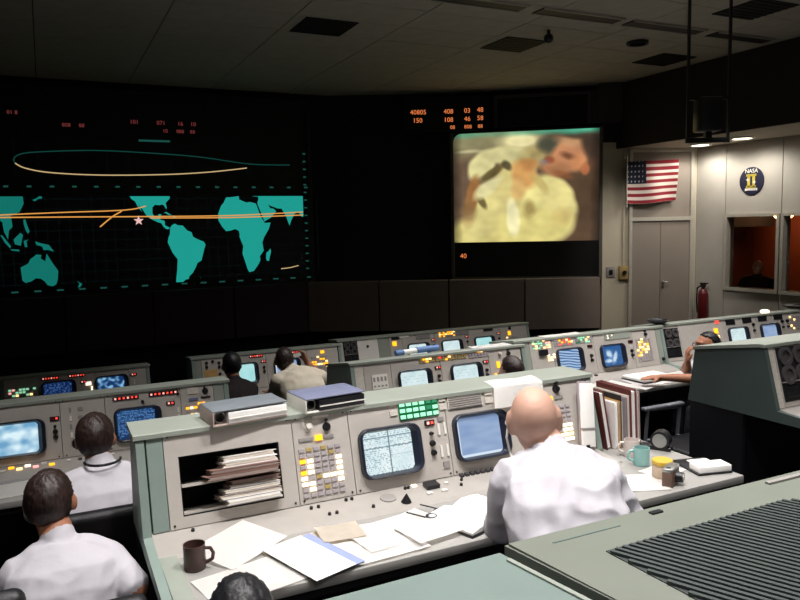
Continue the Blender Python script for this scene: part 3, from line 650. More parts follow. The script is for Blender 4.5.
lit = {(5, r): L_white for r in (2, 3, 4, 5, 6)}; lit.update({(3, 5): L_white, (4, 5): L_white, (0, 2): L_amber, (0, 4): L_amber, (0, 5): L_white, (0, 6): L_white, (1, 2): L_white, (1, 3): L_white, (1, 4): L_white, (1, 6): L_white, (1, 7): L_white, (1, 0): L_offy, (3, 0): L_offy, (4, 1): L_offy, (2, 5): L_offy, (3, 7): L_offy})
mc.lamps(.851, .062, 6, 9, .0305, .0222, lit, default=L_off)
mc.monitor(1.252, -.008, pic_table, res=(110, 88), strength=.95)
mc.monitor(1.70, -.006, pic_blue, res=(70, 56), strength=.95)
mc.rect('indicator_panel', 1.406, .148, .19, .078, L_gbase, .004, .006)
lit = {(i, j): L_green for i in range(6) for j in range(3)}; lit[(4, 0)] = L_dimg; lit[(5, 0)] = L_dimg; lit[(4, 1)] = L_dimg
for j in range(3):
    for i in range(6): mc.rect('indicator_lamp', 1.311+(i+.5)*.0317, .187-(j+.5)*.026, .024, .016, lit[(i, j)], .010, .004)
for k in range(2): mc.rect('engraved_label', 1.286, .185-k*.04, .034, .022, M_label); mc.rect('engraved_label', 1.525, .178-k*.036, .034, .026, M_label)
mc.digits(1.449, .082, 2, lit=(1, 1), pitch=.019)
for sv, r in ((.036, .007), (-.006, .011), (-.046, .011)): mc.knob(1.451, sv, r)
for x in (1.49, 1.52):
    for sv in (.05, -.045): mc.rect('slide_switch', x, sv, .010, .05, M_white, .004, .007)
mc.rect('engraved_label', 1.505, .092, .03, .02, M_slot); mc.rect('key_pad', 1.505, -.105, .03, .03, M_slot)
mc.rect('slot_panel', 1.640, .158, .178, .068, M_label)
for j in range(7): mc.rect('slot_strip', 1.640, .186-j*.0094, .168, .005, M_slot, .010, .003)
for k in range(2): mc.rect('engraved_label', 1.765, .178-k*.036, .042, .026, M_label)
mc.knob(2.144, .148, .016); mc.knob(2.146, .178, .006, name='toggle_switch')
mc.rect('indicator_lamp', 2.101, .108, .026, .02, L_amber, .004, .008); mc.rect('name_strip', 2.15, .108, .05, .015, M_slot)
lit = {(3, 4): L_white, (4, 4): L_white, (3, 5): L_white, (4, 5): L_white, (2, 6): L_warm, (3, 6): L_white, (4, 6): L_warm, (2, 2): L_offy, (1, 5): L_warm, (2, 7): L_warm, (3, 7): L_white, (4, 7): L_white}
mc.lamps(2.06, .075, 5, 8, .0295, .0222, lit, default=L_off)
# apron keys
for k in range(7): mc.arect('key_switch', 1.565+k*.0265, .018, .019, .02, mat('key_dark', '3c3a3c', .5), .012)
mc.arect('switch_block', 1.395, .055, .06, .045, M_black, .018); mc.arect('push_button', 1.33, .022, .022, .016, L_white, .006); mc.arect('push_button', 1.47, .05, .018, .012, M_white, .006)
for k, x in enumerate((1.36, 1.43)): mc.arect('push_button', x, .105, .026, .016, M_white, .006)
mc.apron('speaker_grille', cached(('speaker_grille',), lambda bm: cyl(bm, (0, 0, 0), (0, 0, .004), .034, .033, 28)), M_slot, 1.185, .075)
me = cached(('jack',), lambda bm: cyl(bm, (0, 0, 0), (0, 0, .01), .007, .006, 10))
for (x, t) in ((1.02, .03), (1.045, .03), (1.10, .12), (1.30, .03), (1.285, .03), (1.545, .05), (1.52, .09), (1.79, .03), (1.81, .06), (.87, .04), (.90, .04), (.92, .11), (.95, .11), (.42, .03)): mc.apron('jack', me, M_black, x, t)
mc.apron('hand_microphone', cached(('hand_microphone',), lambda bm: cyl(bm, (0, 0, 0), (0, 0, .035), .022, .002, 14)), M_black, 1.24, .13)
# extra wing of desk to the right of the cabinet, and the pale left desk edge
bm = bmesh.new(); box(bm, (2.36-.25, -.20, .69), (2.69-.25, .2, .725), .004); finish('desk_wing', bm, M_desk, mc.root, smooth=True)
bm = bmesh.new(); box(bm, (.031, -.575, .726), (.09, -.055, .735), .002); finish('desk_edge_trim', bm, M_green, mc.root, smooth=True)

# ---------------- second row, left
c2 = Console('control_console', 'console at far left with a cloudy white-blue screen and red number strips', -1.35, 1.03, 4.7, F2, depth=.18, drop=.05)
for a, b in ((-1.32, -.42), (-.42, .02), (.02, .27), (.27, .72), (.72, .93)): c2.plate(a, b)
c2.plate(.93, 1.0, m=M_green, name='corner_post')
c2.monitor(-.205, -.012, pic_cloud, res=(60, 46), strength=1.0); c2.monitor(.455, -.012, pic_text, res=(90, 70), strength=.8); c2.monitor(-.65, -.012, pic_text, strength=.8)
c2.digits(.393, .153, 6, pitch=.0245); c2.digits(.618, .155, 7, pitch=.0245); c2.digits(.656, .088, 2); c2.digits(-.012, .08, 2, lit=(0, 1))
for sv in (.002, -.03): c2.knob(-.012, sv, .012)
c2.knob(-.012, .035, .007); c2.knob(.878, .14, .016); c2.knob(.875, .168, .006); c2.rect('name_strip', .878, .10, .06, .012, M_black)
c2.rect('engraved_label', .80, .15, .07, .04, M_label); c2.rect('indicator_lamp', .80, .095, .06, .018, mat('lamp_unlit_blue', '6a7090', .4, var=.05))
c2.lamps(.745, .075, 6, 8, .0255, .022, {(0, 1): L_amber, (1, 1): L_white, (2, 1): L_amber, (3, 0): L_amber, (2, 3): L_white, (1, 3): L_warm, (4, 0): L_amber}, default=L_off)
for k in range(5): c2.rect('slide_switch', .075, .12-k*.05, .012, .03, M_white if k % 2 else M_slot); c2.rect('engraved_label', .13, .12-k*.05, .028, .02, M_slot)
for k in range(3): c2.rect('slide_switch', .70, .04-k*.04, .012, .03, M_white)
c2.knob(.705, .14, .008); c2.knob(.49, .12, .008)
c2.rect('key_pad', .20, .03, .05, .03, M_black, .004, .02); c2.rect('key_pad', .20, -.03, .05, .03, M_black, .004, .02)
c2.screws((-.40, 0, .04, .25, .29, .70, .735, .915))
for k in range(10): c2.arect('push_button', -.42+k*.042, .04 + (k % 2)*.03, .03, .02, (L_warm, L_white, L_pink, M_white, L_amber)[k % 5], .008)
for k in range(5): c2.arect('push_button', .05+k*.06, .05, .02, .016, (M_white, M_black)[k % 2], .008)
c2.arect('key_pad', .20, .1, .05, .04, M_black, .015)
# ---------------- second row, middle
c3 = Console('control_console', 'middle console behind the big near one with two pale monitors and orange lamps', 1.93, 3.46, 4.78, F2, depth=.52, drop=.185)
c3.plate(1.96, 2.03, m=M_label, name='corner_post')
for a, b in ((2.03, 2.25), (2.25, 2.67), (2.67, 3.11), (3.11, 3.42)): c3.plate(a, b)
c3.rect('printed_card', 2.15, .04, .125, .105, M_white)
for k in range(8): c3.rect('printed_mark', 2.105+(k % 4)*.03, .06-(k//4)*.05, .016, .012 + .02*(k // 4 == 0), M_slot, .010, .001)
c3.monitor(2.44, .0, pic_pale, res=(44, 34), strength=.95); c3.monitor(2.89, .0, pic_pale, res=(44, 34), strength=.95)
c3.lamps(2.49, .195, 15, 3, .028, .0185, {(0, 0): L_green, (1, 1): L_amber, (2, 2): L_amber, (3, 1): L_warm, (6, 0): L_red, (7, 0): L_red, (6, 1): L_red, (9, 0): L_amber, (9, 1): L_warm, (10, 0): L_amber, (2, 1): L_warm, (8, 2): L_amber}, default=L_offy)
c3.lamps(2.925, .19, 7, 3, .028, .0185, {(3, 0): L_amber, (4, 0): L_warm}, default=L_off)
c3.digits(2.645, .095, 2); c3.digits(3.075, .095, 2)
for x in (2.645, 3.075):
    for sv in (.03, -.01): c3.knob(x, sv, .011)
c3.rect('indicator_lamp', 3.19, .06, .03, .05, L_amber); c3.knob(3.30, .14, .015); c3.knob(3.30, .17, .006); c3.dial(3.22, .145, .016)
c3.lamps(3.14, .0, 7, 6, .026, .022, {(0, 0): L_amber, (1, 1): L_warm, (0, 2): L_red}, default=L_off)
# ---------------- second row, right
c4 = Console('control_console', 'console with coloured lamps, two blue picture monitors and a bright yellow lamp cluster', 3.485, 5.155, 4.95, F2, depth=.40, drop=.165, legs=False)
c4.plate(3.515, 3.63, m=M_green, name='corner_post'); c4.plate(5.06, 5.125, m=M_green, name='corner_post')
for a, b in ((3.63, 3.87), (3.87, 4.32), (4.32, 4.77), (4.77, 5.06)): c4.plate(a, b)
cyc = [L_green, L_warm, L_pink, L_offy, L_green, L_white, L_amber, L_off, L_red, L_green]
def cluster(c, x0, s0, nx, ny, px, py, pal, seed, p=.6, default=L_off):
    rr = random.Random(seed); c.lamps(x0, s0, nx, ny, px, py, {(i, j): rr.choice(pal) for i in range(nx) for j in range(ny) if rr.random() < p}, default=default)
cluster(c4, 3.66, .188, 7, 4, .027, .02, [L_green, L_green, L_pink, L_warm], 3); cluster(c4, 3.885, .175, 8, 3, .026, .02, [L_red, L_warm, L_offy, L_amber], 5); cluster(c4, 4.12, .178, 7, 3, .027, .02, [L_green, L_green, L_dimg, L_warm], 6)
c4.rect('grille_panel', 4.60, .15, .30, .06, M_green); cluster(c4, 4.45, .17, 4, 2, .024, .022, [L_white, L_off], 2, .5)
c4.rect('speaker_panel', 3.76, .075, .085, .05, M_black, .004, .02); cluster(c4, 3.80, .06, 3, 3, .028, .022, [L_warm, L_white], 8, .7)
c4.monitor(4.035, -.012, pic_wave, res=(60, 48), strength=.9); c4.monitor(4.515, -.022, pic_plot, res=(60, 48), strength=.9)
for x in (4.27, 4.74):
    c4.digits(x, .085, 2, lit=(0, 0))
    for sv in (.0, -.04): c4.knob(x, sv, .013)
c4.knob(4.93, .165, .008); c4.knob(4.935, .135, .014)
lit = {}
for (i, j) in [(2, 0), (1, 1), (2, 1), (3, 2), (1, 2), (2, 3), (1, 3), (4, 2), (0, 4), (2, 4), (3, 4), (1, 5), (4, 4), (3, 5), (0, 6), (1, 6), (4, 3)]: lit[(i, j)] = [L_amber, L_warm, L_warm][(i+j) % 3]
c4.lamps(4.80, .105, 6, 9, .031, .024, lit, default=L_off)
c4.knob(5.10, -.11, .014)
for x in (3.70, 3.74, 4.25): c4.arect('push_button', x, .05, .03, .02, M_black, .01)
# ---------------- second row, far right
def reel_panel(c, x, sv, w_, h_):
    o = c.rect('reel_panel', x, sv, w_, h_, M_void, .004, .004)
    gme = cached(('gauge_ring', round(w_, 3)), lambda bm: lathe(bm, [(w_*.13, 0), (w_*.22, 0), (w_*.22, .012), (w_*.13, .012), (w_*.13, 0)], 20))
    for i in (-1, 1):
        for j in (-1, 1): link('gauge', gme, mat('gauge_grey', '5a5658', .4, .3), o, (i*w_*.24, h_*.16 + j*h_*.17, .004))
    for i in (-1, 1): link('drawer_face', cached(('drawer_face', round(w_, 3)), lambda bm: box(bm, (-w_*.2, -.03, 0), (w_*.2, .03, .008), .002, 1)), M_black, o, (i*w_*.24, -h_*.33, .004))
    link('divider', cached(('divider', round(w_, 3)), lambda bm: box(bm, (-w_*.5, -.003, 0), (w_*.5, .003, .012))), M_slot, o, (0, -h_*.14, .004))
    return o
c5 = Console('control_console', 'far right console of the second row with black gauge panel and two small monitors', 5.178, 8.05, 5.0, F2, depth=.42, drop=.165, legs=False)
for a, b in ((5.208, 5.42), (5.42, 5.80), (5.80, 6.0), (6.0, 6.44), (6.44, 6.9), (6.9, 7.3), (7.3, 8.0)): c5.plate(a, b)
reel_panel(c5, 5.305, .015, .185, .28)
c5.monitor(6.20, -.008, pic_pale, strength=.9); c5.monitor(6.67, -.008, pic_blue, res=(40, 32), strength=.95)
c5.rect('indicator_lamp', 5.935, .165, .05, .03, L_red); c5.rect('indicator_lamp', 5.90, .08, .05, .05, L_amber); c5.rect('indicator_lamp', 5.90, .02, .07, .03, L_warm)
for x in (6.12, 6.36, 6.59, 6.83): c5.rect('dark_panel', x, .152, .13, .055, M_black, .004, .006)
for x in (6.44, 6.88, 6.96): c5.knob(x, .10, .015); c5.knob(x, .04, .012)
c5.rect('indicator_lamp', 6.50, .15, .03, .03, L_off); cluster(c5, 7.0, .15, 6, 5, .03, .03, [L_warm, L_off], 4, .3)
# ---------------- first row
c6 = Console('control_console', 'dim front row console at far left with two navy blue monitors', -.42, .80, 6.95, F1, depth=.30, drop=.12)
for a, b in ((-.39, -.12), (-.12, .22), (.22, .34), (.34, .62), (.62, .77)): c6.plate(a, b)
c6.monitor(.035, .03, pic_navy, res=(50, 40), strength=.7); c6.monitor(.472, .03, pic_mixed, res=(50, 40), strength=.8)
c6.digits(-.03, .16, 6); c6.digits(.185, .162, 6); c6.digits(.235, .10, 2); c6.digits(.66, .12, 2)
c6.rect('indicator_lamp', .275, .08, .045, .03, L_white); c6.rect('slide_switch', .30, .03, .012, .05, L_white); c6.rect('slide_switch', .66, .05, .012, .05, M_white)
cluster(c6, -.36, .1, 8, 3, .027, .024, [L_green, L_green, L_warm, L_pink], 1, .75)
c7 = Console('control_console', 'front row console before the dark-suited man and the man in cream shirt', 1.2, 2.74, 7.05, F1, depth=.30, drop=.12)
c7.plate(1.23, 1.29, m=M_green, name='corner_post')
for a, b in ((1.29, 1.52), (1.52, 1.93), (1.93, 2.36), (2.36, 2.70)): c7.plate(a, b)
c7.monitor(1.70, .0, pic_cyan, strength=.9); c7.monitor(2.14, .0, pic_blue, res=(40, 32), strength=.8)
c7.digits(1.83, .16, 6); c7.digits(1.90, .10, 2); c7.digits(2.2, .16, 6)
for (x, sv) in ((1.34, .14), (1.40, .15), (1.46, .13), (1.34, .10), (1.46, .09), (1.36, -.02), (1.46, .02), (1.9, .0), (1.9, .04)): c7.knob(x, sv, .012)
cluster(c7, 2.40, .1, 6, 8, .03, .025, [L_amber, L_warm, L_white, L_amber], 9, .35); c7.rect('indicator_lamp', 2.53, .135, .04, .03, L_amber); c7.rect('name_strip', 2.2, .13, .2, .05, M_white)
c8 = Console('control_console', 'front row console right of centre with three small bright monitors and black gauge panel', 2.80, 5.33, 7.3, F1, depth=.30, drop=.12)
c8.plate(2.83, 3.03); c8.plate(3.03, 3.28, m=M_white); c8.plate(3.28, 3.42, m=M_green, name='corner_post')
for a, b in ((3.42, 3.58), (3.58, 4.0), (4.0, 4.44), (4.44, 4.9), (4.9, 5.3)): c8.plate(a, b)
reel_panel(c8, 2.945, .06, .17, .22); c8.knob(3.15, .10, .012)
for x, p in ((3.775, pic_pale), (4.215, pic_pale), (4.665, pic_cyan)): c8.monitor(x, -.02, p, strength=.9)
cluster(c8, 4.06, .185, 8, 3, .027, .022, [L_amber, L_warm, L_amber], 12, .7); c8.rect('slot_panel', 3.85, .155, .18, .06, M_slot); c8.rect('slot_panel', 4.38, .155, .18, .06, M_slot); c8.rect('name_strip', 4.74, .155, .13, .03, M_black)
c8.rect('indicator_lamp', 5.035, .09, .04, .05, L_amber); c8.knob(5.05, .15, .015); cluster(c8, 4.98, .05, 6, 7, .03, .024, [L_warm, L_off], 14, .15)
c8.rect('printed_card', 3.60, .172, .14, .03, M_white); c8.rect('indicator_lamp', 3.48, .10, .05, .05, L_amber); c8.rect('name_strip', 3.50, .16, .1, .03, M_black)
for x in (3.98, 4.43, 4.88): c8.digits(x, .10, 2); c8.knob(x, .04, .011)
# ---------------- third row, right of the aisle
c9 = Console('control_console', 'big console at right edge showing its end panel with shade in the green and black gauge panel', 3.61, 6.3, R3, F3, depth=.52, drop=.17, endm=mat('console_end_shaded', '4a5754', .6, var=.05, scale=6))  # end panel green darkened to stand for its shade
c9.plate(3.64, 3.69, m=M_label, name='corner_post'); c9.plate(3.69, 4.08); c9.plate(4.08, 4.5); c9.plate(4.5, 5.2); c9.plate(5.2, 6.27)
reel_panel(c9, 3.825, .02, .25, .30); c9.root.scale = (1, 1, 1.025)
# ---------------- fourth row: tops right in front of the camera
g4 = empty('console_cabinet', (0, 0, F4), 0, 'green-grey console top with black ribbed ventilation grille in the lower right foreground', 'console')
ZT = zc(-.51) - F4
poly = [(.632, .935), (.665, .72), (.80, .16), (3.2, .16), (3.2, .935)]
bm = bmesh.new(); prism_z(bm, poly, ZT-.03, ZT); bmesh.ops.bevel(bm, geom=[e for e in bm.edges if abs(e.verts[0].co.z-e.verts[1].co.z) < 1e-5 and e.verts[0].co.z > ZT-.001], offset=.004, segments=2, affect='EDGES'); finish('top_panel', bm, mat('console_top_olive', '72786d', .5, var=.05, scale=6), g4, smooth=True)
bm = bmesh.new(); prism_z(bm, [(.66, .915), (.69, .72), (.82, .18), (3.18, .18), (3.18, .915)], 0, ZT-.03); finish('cabinet_body', bm, M_dgreen, g4)
# grille recess and slats
gp = [(.772, .847), (1.16, .850), (1.20, .835), (1.215, .80), (1.02, .32), (.80, .52)]
bm = bmesh.new(); prism_z(bm, [(.752, .835), (1.165, .842), (1.19, .830), (1.202, .807), (1.13, .40), (.80, .40), (.758, .66)], ZT-.001, ZT+.0015); finish('grille_base', bm, mat('grille_dark', '2a3231', .6, var=.05), g4)
gd = Vector((.40, -.917)); gn = Vector((.917, .40))
bpoly = [Vector(p) for p in [(.752, .835), (1.165, .842), (1.19, .830), (1.202, .807), (1.13, .40), (.80, .40), (.758, .66)]]
def clip_line(o, d, pl):
    ts = []
    for a, b in zip(pl, pl[1:]+pl[:1]):
        e = b-a; den = d.x*e.y-d.y*e.x
        if abs(den) < 1e-9: continue
        t = ((a.x-o.x)*e.y-(a.y-o.y)*e.x)/den; u = ((a.x-o.x)*d.y-(a.y-o.y)*d.x)/den
        if 0 <= u <= 1: ts.append(t)
    return (min(ts), max(ts)) if len(ts) >= 2 else None
M_slat = mat('grille_slat', '37403e', .6, var=.05)
for k in range(46):
    o = Vector((.72, .50)) + gn*(.0 + k*.0135)
    r = clip_line(o, gd, bpoly)
    if not r or r[1]-r[0] < .03: continue
    a = o+gd*(r[0]+.006); b = o+gd*(r[1]-.006); n_ = gn*.0035
    bm = bmesh.new(); prism_z(bm, [a+n_, a-n_, b-n_, b+n_], ZT+.0015, ZT+.006); finish('slat', bm, M_slat, g4)
B('latch', (.92, .905, ZT), (.945, .915, ZT+.003), M_black, g4); B('seam_strip', (.70, .897, ZT), (.84, .9005, ZT+.001), M_dgreen, g4)
B('name_plate', (1.22, .905, ZT), (1.36, .915, ZT+.004), M_slot, g4)
g5 = empty('console_cabinet', (0, 0, F4), 0, 'plain pale green-grey console top at the bottom edge left of the grille', 'console')
bm = bmesh.new(); prism_z(bm, [(.10, .92), (.618, .928), (.652, .715), (.785, .16), (.10, .16)], ZT-.035, ZT-.010); finish('top_panel', bm, mat('console_enamel_pale', '71827d', .5, var=.05, scale=6), g5)
bm = bmesh.new(); prism_z(bm, [(.12, .90), (.60, .905), (.635, .70), (.765, .18), (.12, .18)], 0, ZT-.035); finish('cabinet_body', bm, M_dgreen, g5)
B('edge_strip', (0, -.004, 0), (.22, .004, .003), M_green, g5, loc=(.615, .90, ZT-.010), rot=(0, 0, -1.41))

# ================================================================ THINGS ON THE CONSOLES
def sheet(name, label, cat, x, y, z, w_, h_, rz, m=M_paper, curl=.004, group=None, n=6, th=.0012, seed=0, rx=0):
    bm = bmesh.new(); vs_ = []
    for j in range(n+1):
        for i in range(n+1):
            u, v = i/n-.5, j/n-.5; vs_.append(bm.verts.new((u*w_, v*h_, abs(curl*(noise.noise(Vector((u*2+seed, v*2, seed))) + (abs(u)*2)**3*.6)))))
    for j in range(n):
        for i in range(n): bm.faces.new((vs_[j*(n+1)+i], vs_[j*(n+1)+i+1], vs_[(j+1)*(n+1)+i+1], vs_[(j+1)*(n+1)+i]))
    g = bmesh.ops.solidify(bm, geom=bm.faces[:], thickness=-th)
    o = finish(name, bm, m, None, (x, y, z), (Matrix.Rotation(rx, 3, 'X') @ Matrix.Rotation(rz, 3, 'Z')).to_euler(), True); return tag(o, label, cat, group)
DZ = F3 + .725          # desk surface of the near console
TZ = F3 + 1.106         # its top
def mug(label, x, y, z, r, h, rz, m, inner=M_white):
    o = empty('coffee_mug', (x, y, z), rz, label, 'mug')
    bm = bmesh.new(); lathe(bm, [(0, 0), (r*.94, 0), (r, .006), (r, h), (r*.93, h), (r*.9, .01), (0, .01)], 28); finish('cup_body', bm, m, o, smooth=True)
    bm = bmesh.new(); tube(bm, [(r*.95, 0, h*.82), (r*1.45, 0, h*.80), (r*1.7, 0, h*.6), (r*1.6, 0, h*.36), (r*.95, 0, h*.2)], .006, 8); finish('handle', bm, m, o, smooth=True)
    bm = bmesh.new(); cyl(bm, (0, 0, h*.7), (0, 0, h*.72), r*.9, r*.9, 24); finish('coffee', bm, mat('coffee_brown', '2a160c', .2, var=0), o)
    return o
mug('dark brown mug on the near desk beside loose white papers', .382, 2.385, DZ+.0008, .036, .085, -.35, mat('mug_brown', '4a3430', .35, var=.05))
mug('teal mug in front of the pale mug on the near desk', 2.405, 2.44, DZ+.0008, .036, .082, 2.6, mat('mug_teal', '8fbfbb', .35, var=.04))
mug('pale pinkish-white mug behind the teal mug', 2.46, 2.56, DZ+.0008, .037, .08, 2.6, mat('mug_pale', 'e0d2cc', .35, var=.04))
# loose papers
sheet('paper_sheet', 'white sheet of paper lying behind the brown mug, half on the sloped apron', 'paper', .545, 2.465, DZ+.0185, .27, .22, .55, seed=1, rx=.085)
sheet('paper_sheet', 'white sheet on the desk edge in front of the brown mug', 'paper', .535, 2.235, DZ+.002, .34, .19, .22, seed=2)
sheet('paper_sheet', 'white sheet lying right next to the dark-haired head at the bottom', 'paper', .655, 2.24, DZ+.005, .27, .22, .22, seed=3)
sheet('paper_sheet', 'plain sheet tucked under the blue folder stack near the lamp buttons', 'paper', .74, 2.375, DZ+.002, .26, .14, .18, M_offw, seed=4)
o = empty('blue_folder', (.80, 2.255, DZ+.0135), .30, 'pale blue folder sticking out below white papers', 'folder')
bm = bmesh.new(); box(bm, (-.05, -.14, 0), (.05, .17, .003), .001); finish('cover', bm, mat('folder_blue', '8f9cc8', .6, var=.04), o)
bm = bmesh.new(); box(bm, (-.15, -.142, .003), (.012, .172, .006), .001); finish('pages', bm, M_paper, o)
for k, (x, y, w_, h_, r) in enumerate([(.95, 2.33, .28, .24, -.25), (1.06, 2.31, .28, .22, .12), (1.16, 2.345, .24, .19, .3), (.90, 2.39, .16, .14, -.1), (1.20, 2.25, .22, .17, .15), (1.0, 2.21, .28, .15, .05)]):
    sheet('paper_sheet', ['white sheet just right of the blue folder', 'white sheet in the middle of the near desk, topmost of the pile', 'white sheet under the speaker grille of the near console', 'off-white sheet leaning on the apron beneath the lit lamp buttons', 'white sheet beside the bound book on the near desk', 'white sheet along the front desk edge, partly under the others'][k], 'paper', x, y, DZ+.003+.0045*[0, 2, 1, 3, 4, 1][k], w_, h_, r, M_offw if k == 3 else M_paper, seed=10+k, group='loose sheets on the near desk')
bk = empty('open_book', (1.42, 2.30, DZ+.004), .33, 'thick open book of white pages left of the bald man', 'book')
bm = bmesh.new(); box(bm, (-.16, -.12, 0), (.16, .12, .006), .002); finish('cover', bm, M_black, bk)
for s in (-1, 1):
    bm = bmesh.new(); prism = [(s*.003, .012), (s*.05, .026), (s*.11, .022), (s*.155, .014), (s*.155, .006), (s*.003, .006)]
    a = [bm.verts.new((x, -.115, z)) for x, z in prism]; b = [bm.verts.new((x, .115, z)) for x, z in prism]; bm.faces.new(a); bm.faces.new(b[::-1])
    for i in range(6): bm.faces.new((a[i], b[i], b[(i+1) % 6], a[(i+1) % 6]))
    finish('page_block', bm, M_paper, bk)
gl = empty('eyeglasses', (1.275, 2.355, DZ+.020), .5, 'small dark eyeglasses lying on papers left of the open book', 'glasses')
bm = bmesh.new()
for s in (-1, 1): lathe(bm, [(.018, 0), (.022, 0), (.022, .005), (.018, .005), (.018, 0)], 16, (s*.026, 0, 0))
finish('frame', bm, M_black, gl, smooth=True)
for s in (-1, 1): B('temple_arm', (s*.047-.002, 0, 0), (s*.047+.002, .1, .004), M_black, gl)
# papers on the right of the bald man
sheet('paper_sheet', 'white sheet on the desk right of the bald man', 'paper', 2.20, 2.28, DZ+.003, .26, .20, -.4, seed=31)
sheet('paper_sheet', 'small white sheet against the shirt sleeve right of the bald man', 'paper', 2.05, 2.36, DZ+.006, .20, .18, .2, seed=33)
sheet('paper_sheet', 'white sheet behind the jar with yellow lid', 'paper', 2.42, 2.33, DZ+.003, .18, .13, .2, seed=35)
# jar with yellow lid
j = empty('glass_jar', (2.36, 2.27, DZ+.0008), 0, 'squat jar with a yellow lid on the desk corner', 'jar')
bm = bmesh.new(); lathe(bm, [(0, 0), (.04, 0), (.044, .01), (.044, .05), (.038, .062), (0, .062)], 24); finish('jar_body', bm, mat('jar_glass', 'c8b29a', .15, var=.1), j, smooth=True)
bm = bmesh.new(); lathe(bm, [(0, .062), (.043, .062), (.044, .066), (.044, .078), (.041, .082), (0, .082)], 28); finish('lid', bm, mat('lid_yellow', 'd8b040', .4, var=.05), j, smooth=True)
# small camera in a brown case
cc = empty('small_camera', (2.33, 2.195, DZ+.0008), .5, 'brown and silver compact camera standing before the jar', 'camera')
B('body', (-.055, -.022, 0), (.055, .022, .065), mat('camera_brown', '6b5346', .5, var=.1), cc, .005); B('top_plate', (-.055, -.022, .065), (.055, .022, .08), M_steel, cc, .003)
bm = bmesh.new(); cyl(bm, (.01, -.022, .034), (.01, -.05, .034), .024, .021, 20); finish('lens_barrel', bm, M_black, cc, smooth=True)
bm = bmesh.new(); cyl(bm, (.01, -.05, .034), (.01, -.052, .034), .016, .016, 18); finish('lens_glass', bm, M_steel, cc)
B('shutter_button', (-.04, -.008, .08), (-.025, .008, .088), M_steel, cc, .002)
# notepad in black cover
pd = empty('open_notepad', (2.615, 2.285, DZ+.0008), -.25, 'white note block in a black cover on the desk corner near the dark floor', 'notepad')
B('cover', (-.085, -.105, 0), (.085, .105, .008), M_black, pd, .003); B('page_block', (-.075, -.10, .008), (.082, -.02, .036), M_paper, pd, .002); 
o = B('crumpled_sheet', (-.03, .0, .008), (.07, .07, .014), M_paper, pd, .002)
# stapler
st = empty('tape_dispenser', (2.655, 2.565, DZ+.0008), 2.1, 'round black and silver tape dispenser at the end of the book row', 'dispenser')
bm = bmesh.new(); cyl(bm, (0, -.03, .05), (0, .03, .05), .045, .045, 28); finish('reel', bm, M_black, st, smooth=True)
bm = bmesh.new(); cyl(bm, (0, -.02, .05), (0, .034, .05), .034, .034, 24); finish('tape_roll', bm, M_steel, st, smooth=True)
B('base', (-.05, -.028, 0), (.10, .028, .018), M_black, st, .004); bm = bmesh.new(); tube(bm, [(.09, 0, .018), (.11, 0, .04), (.13, 0, .035)], .005); finish('cutter', bm, M_steel, st, smooth=True)
# binder row on the desk wing
M_mar = mat('binder_maroon', '6a3430', .6, var=.08); M_tan = mat('binder_tan', 'b9935c', .6, var=.06); M_lil = mat('binder_grey', '9a8f94', .6, var=.05)
BK = [('maroon binder leaning at the left end of the book row', 2.445, .03, .30, .22, M_mar, .22), ('tall off-white folder second in the book row', 2.475, .018, .235, .23, M_paper, .10), ('tan folder third in the book row', 2.497, .016, .24, .22, M_tan, .08),
      ('black-topped folder behind the tan one', 2.515, .010, .265, .23, M_black, .05), ('white folder in the middle of the book row', 2.532, .012, .23, .20, M_paper, .04), ('grey folder right of the white one', 2.550, .014, .25, .22, M_lil, .06),
      ('cream folder with wide face toward the camera', 2.573, .012, .26, .24, M_offw, .10), ('thick maroon binder standing at the right of the book row', 2.606, .034, .29, .25, M_mar, .03), ('pinkish grey folder last in the book row', 2.640, .018, .275, .24, mat('folder_pink', 'b09a96', .6, var=.05), .02)]
bx_ = 2.462
for q_, (lab, x, t, h, d, m, lean) in enumerate(BK):
    lean = .20 if q_ == 0 else .05
    x = 2.435 if q_ == 0 else bx_ + t/2
    if q_: bx_ += t + .0025
    o = empty('binder', (x, 2.79 - .006*(q_ % 3), DZ + .001 + t/2*math.sin(lean)), .0, lab, 'binder', 'folders standing in a row'); o.rotation_euler = (0, -lean, 0)
    bm = bmesh.new()
    for a, b in ((( -t/2, -d/2, .001), (-t/2+.003, d/2, h)), ((t/2-.003, -d/2, .001), (t/2, d/2, h)), ((-t/2, d/2-.003, .001), (t/2, d/2, h))): box(bm, a, b)
    finish('cover', bm, m, o); B('pages', (-t/2+.003, -d/2+.008, .006), (t/2-.003, d/2-.003, h-.012), M_paper, o)
# white document holder leaning on the face
dh = empty('document_holder', (2.255, 2.630, F3+.762), 0, 'tall pale grey document holder leaning on the console face', 'document holder'); dh.rotation_euler = (-.20, .10, 0)
B('back_board', (-.042, 0, 0), (.042, .012, .33), M_lil, dh, .004); B('paper_block', (-.038, -.014, .02), (.038, 0, .32), M_paper, dh, .002); B('clip', (-.042, -.018, .10), (.042, -.002, .11), M_slot, dh, .002)
B('foot_strap', (-.02, -.016, 0), (.0, -.002, .03), M_black, dh)
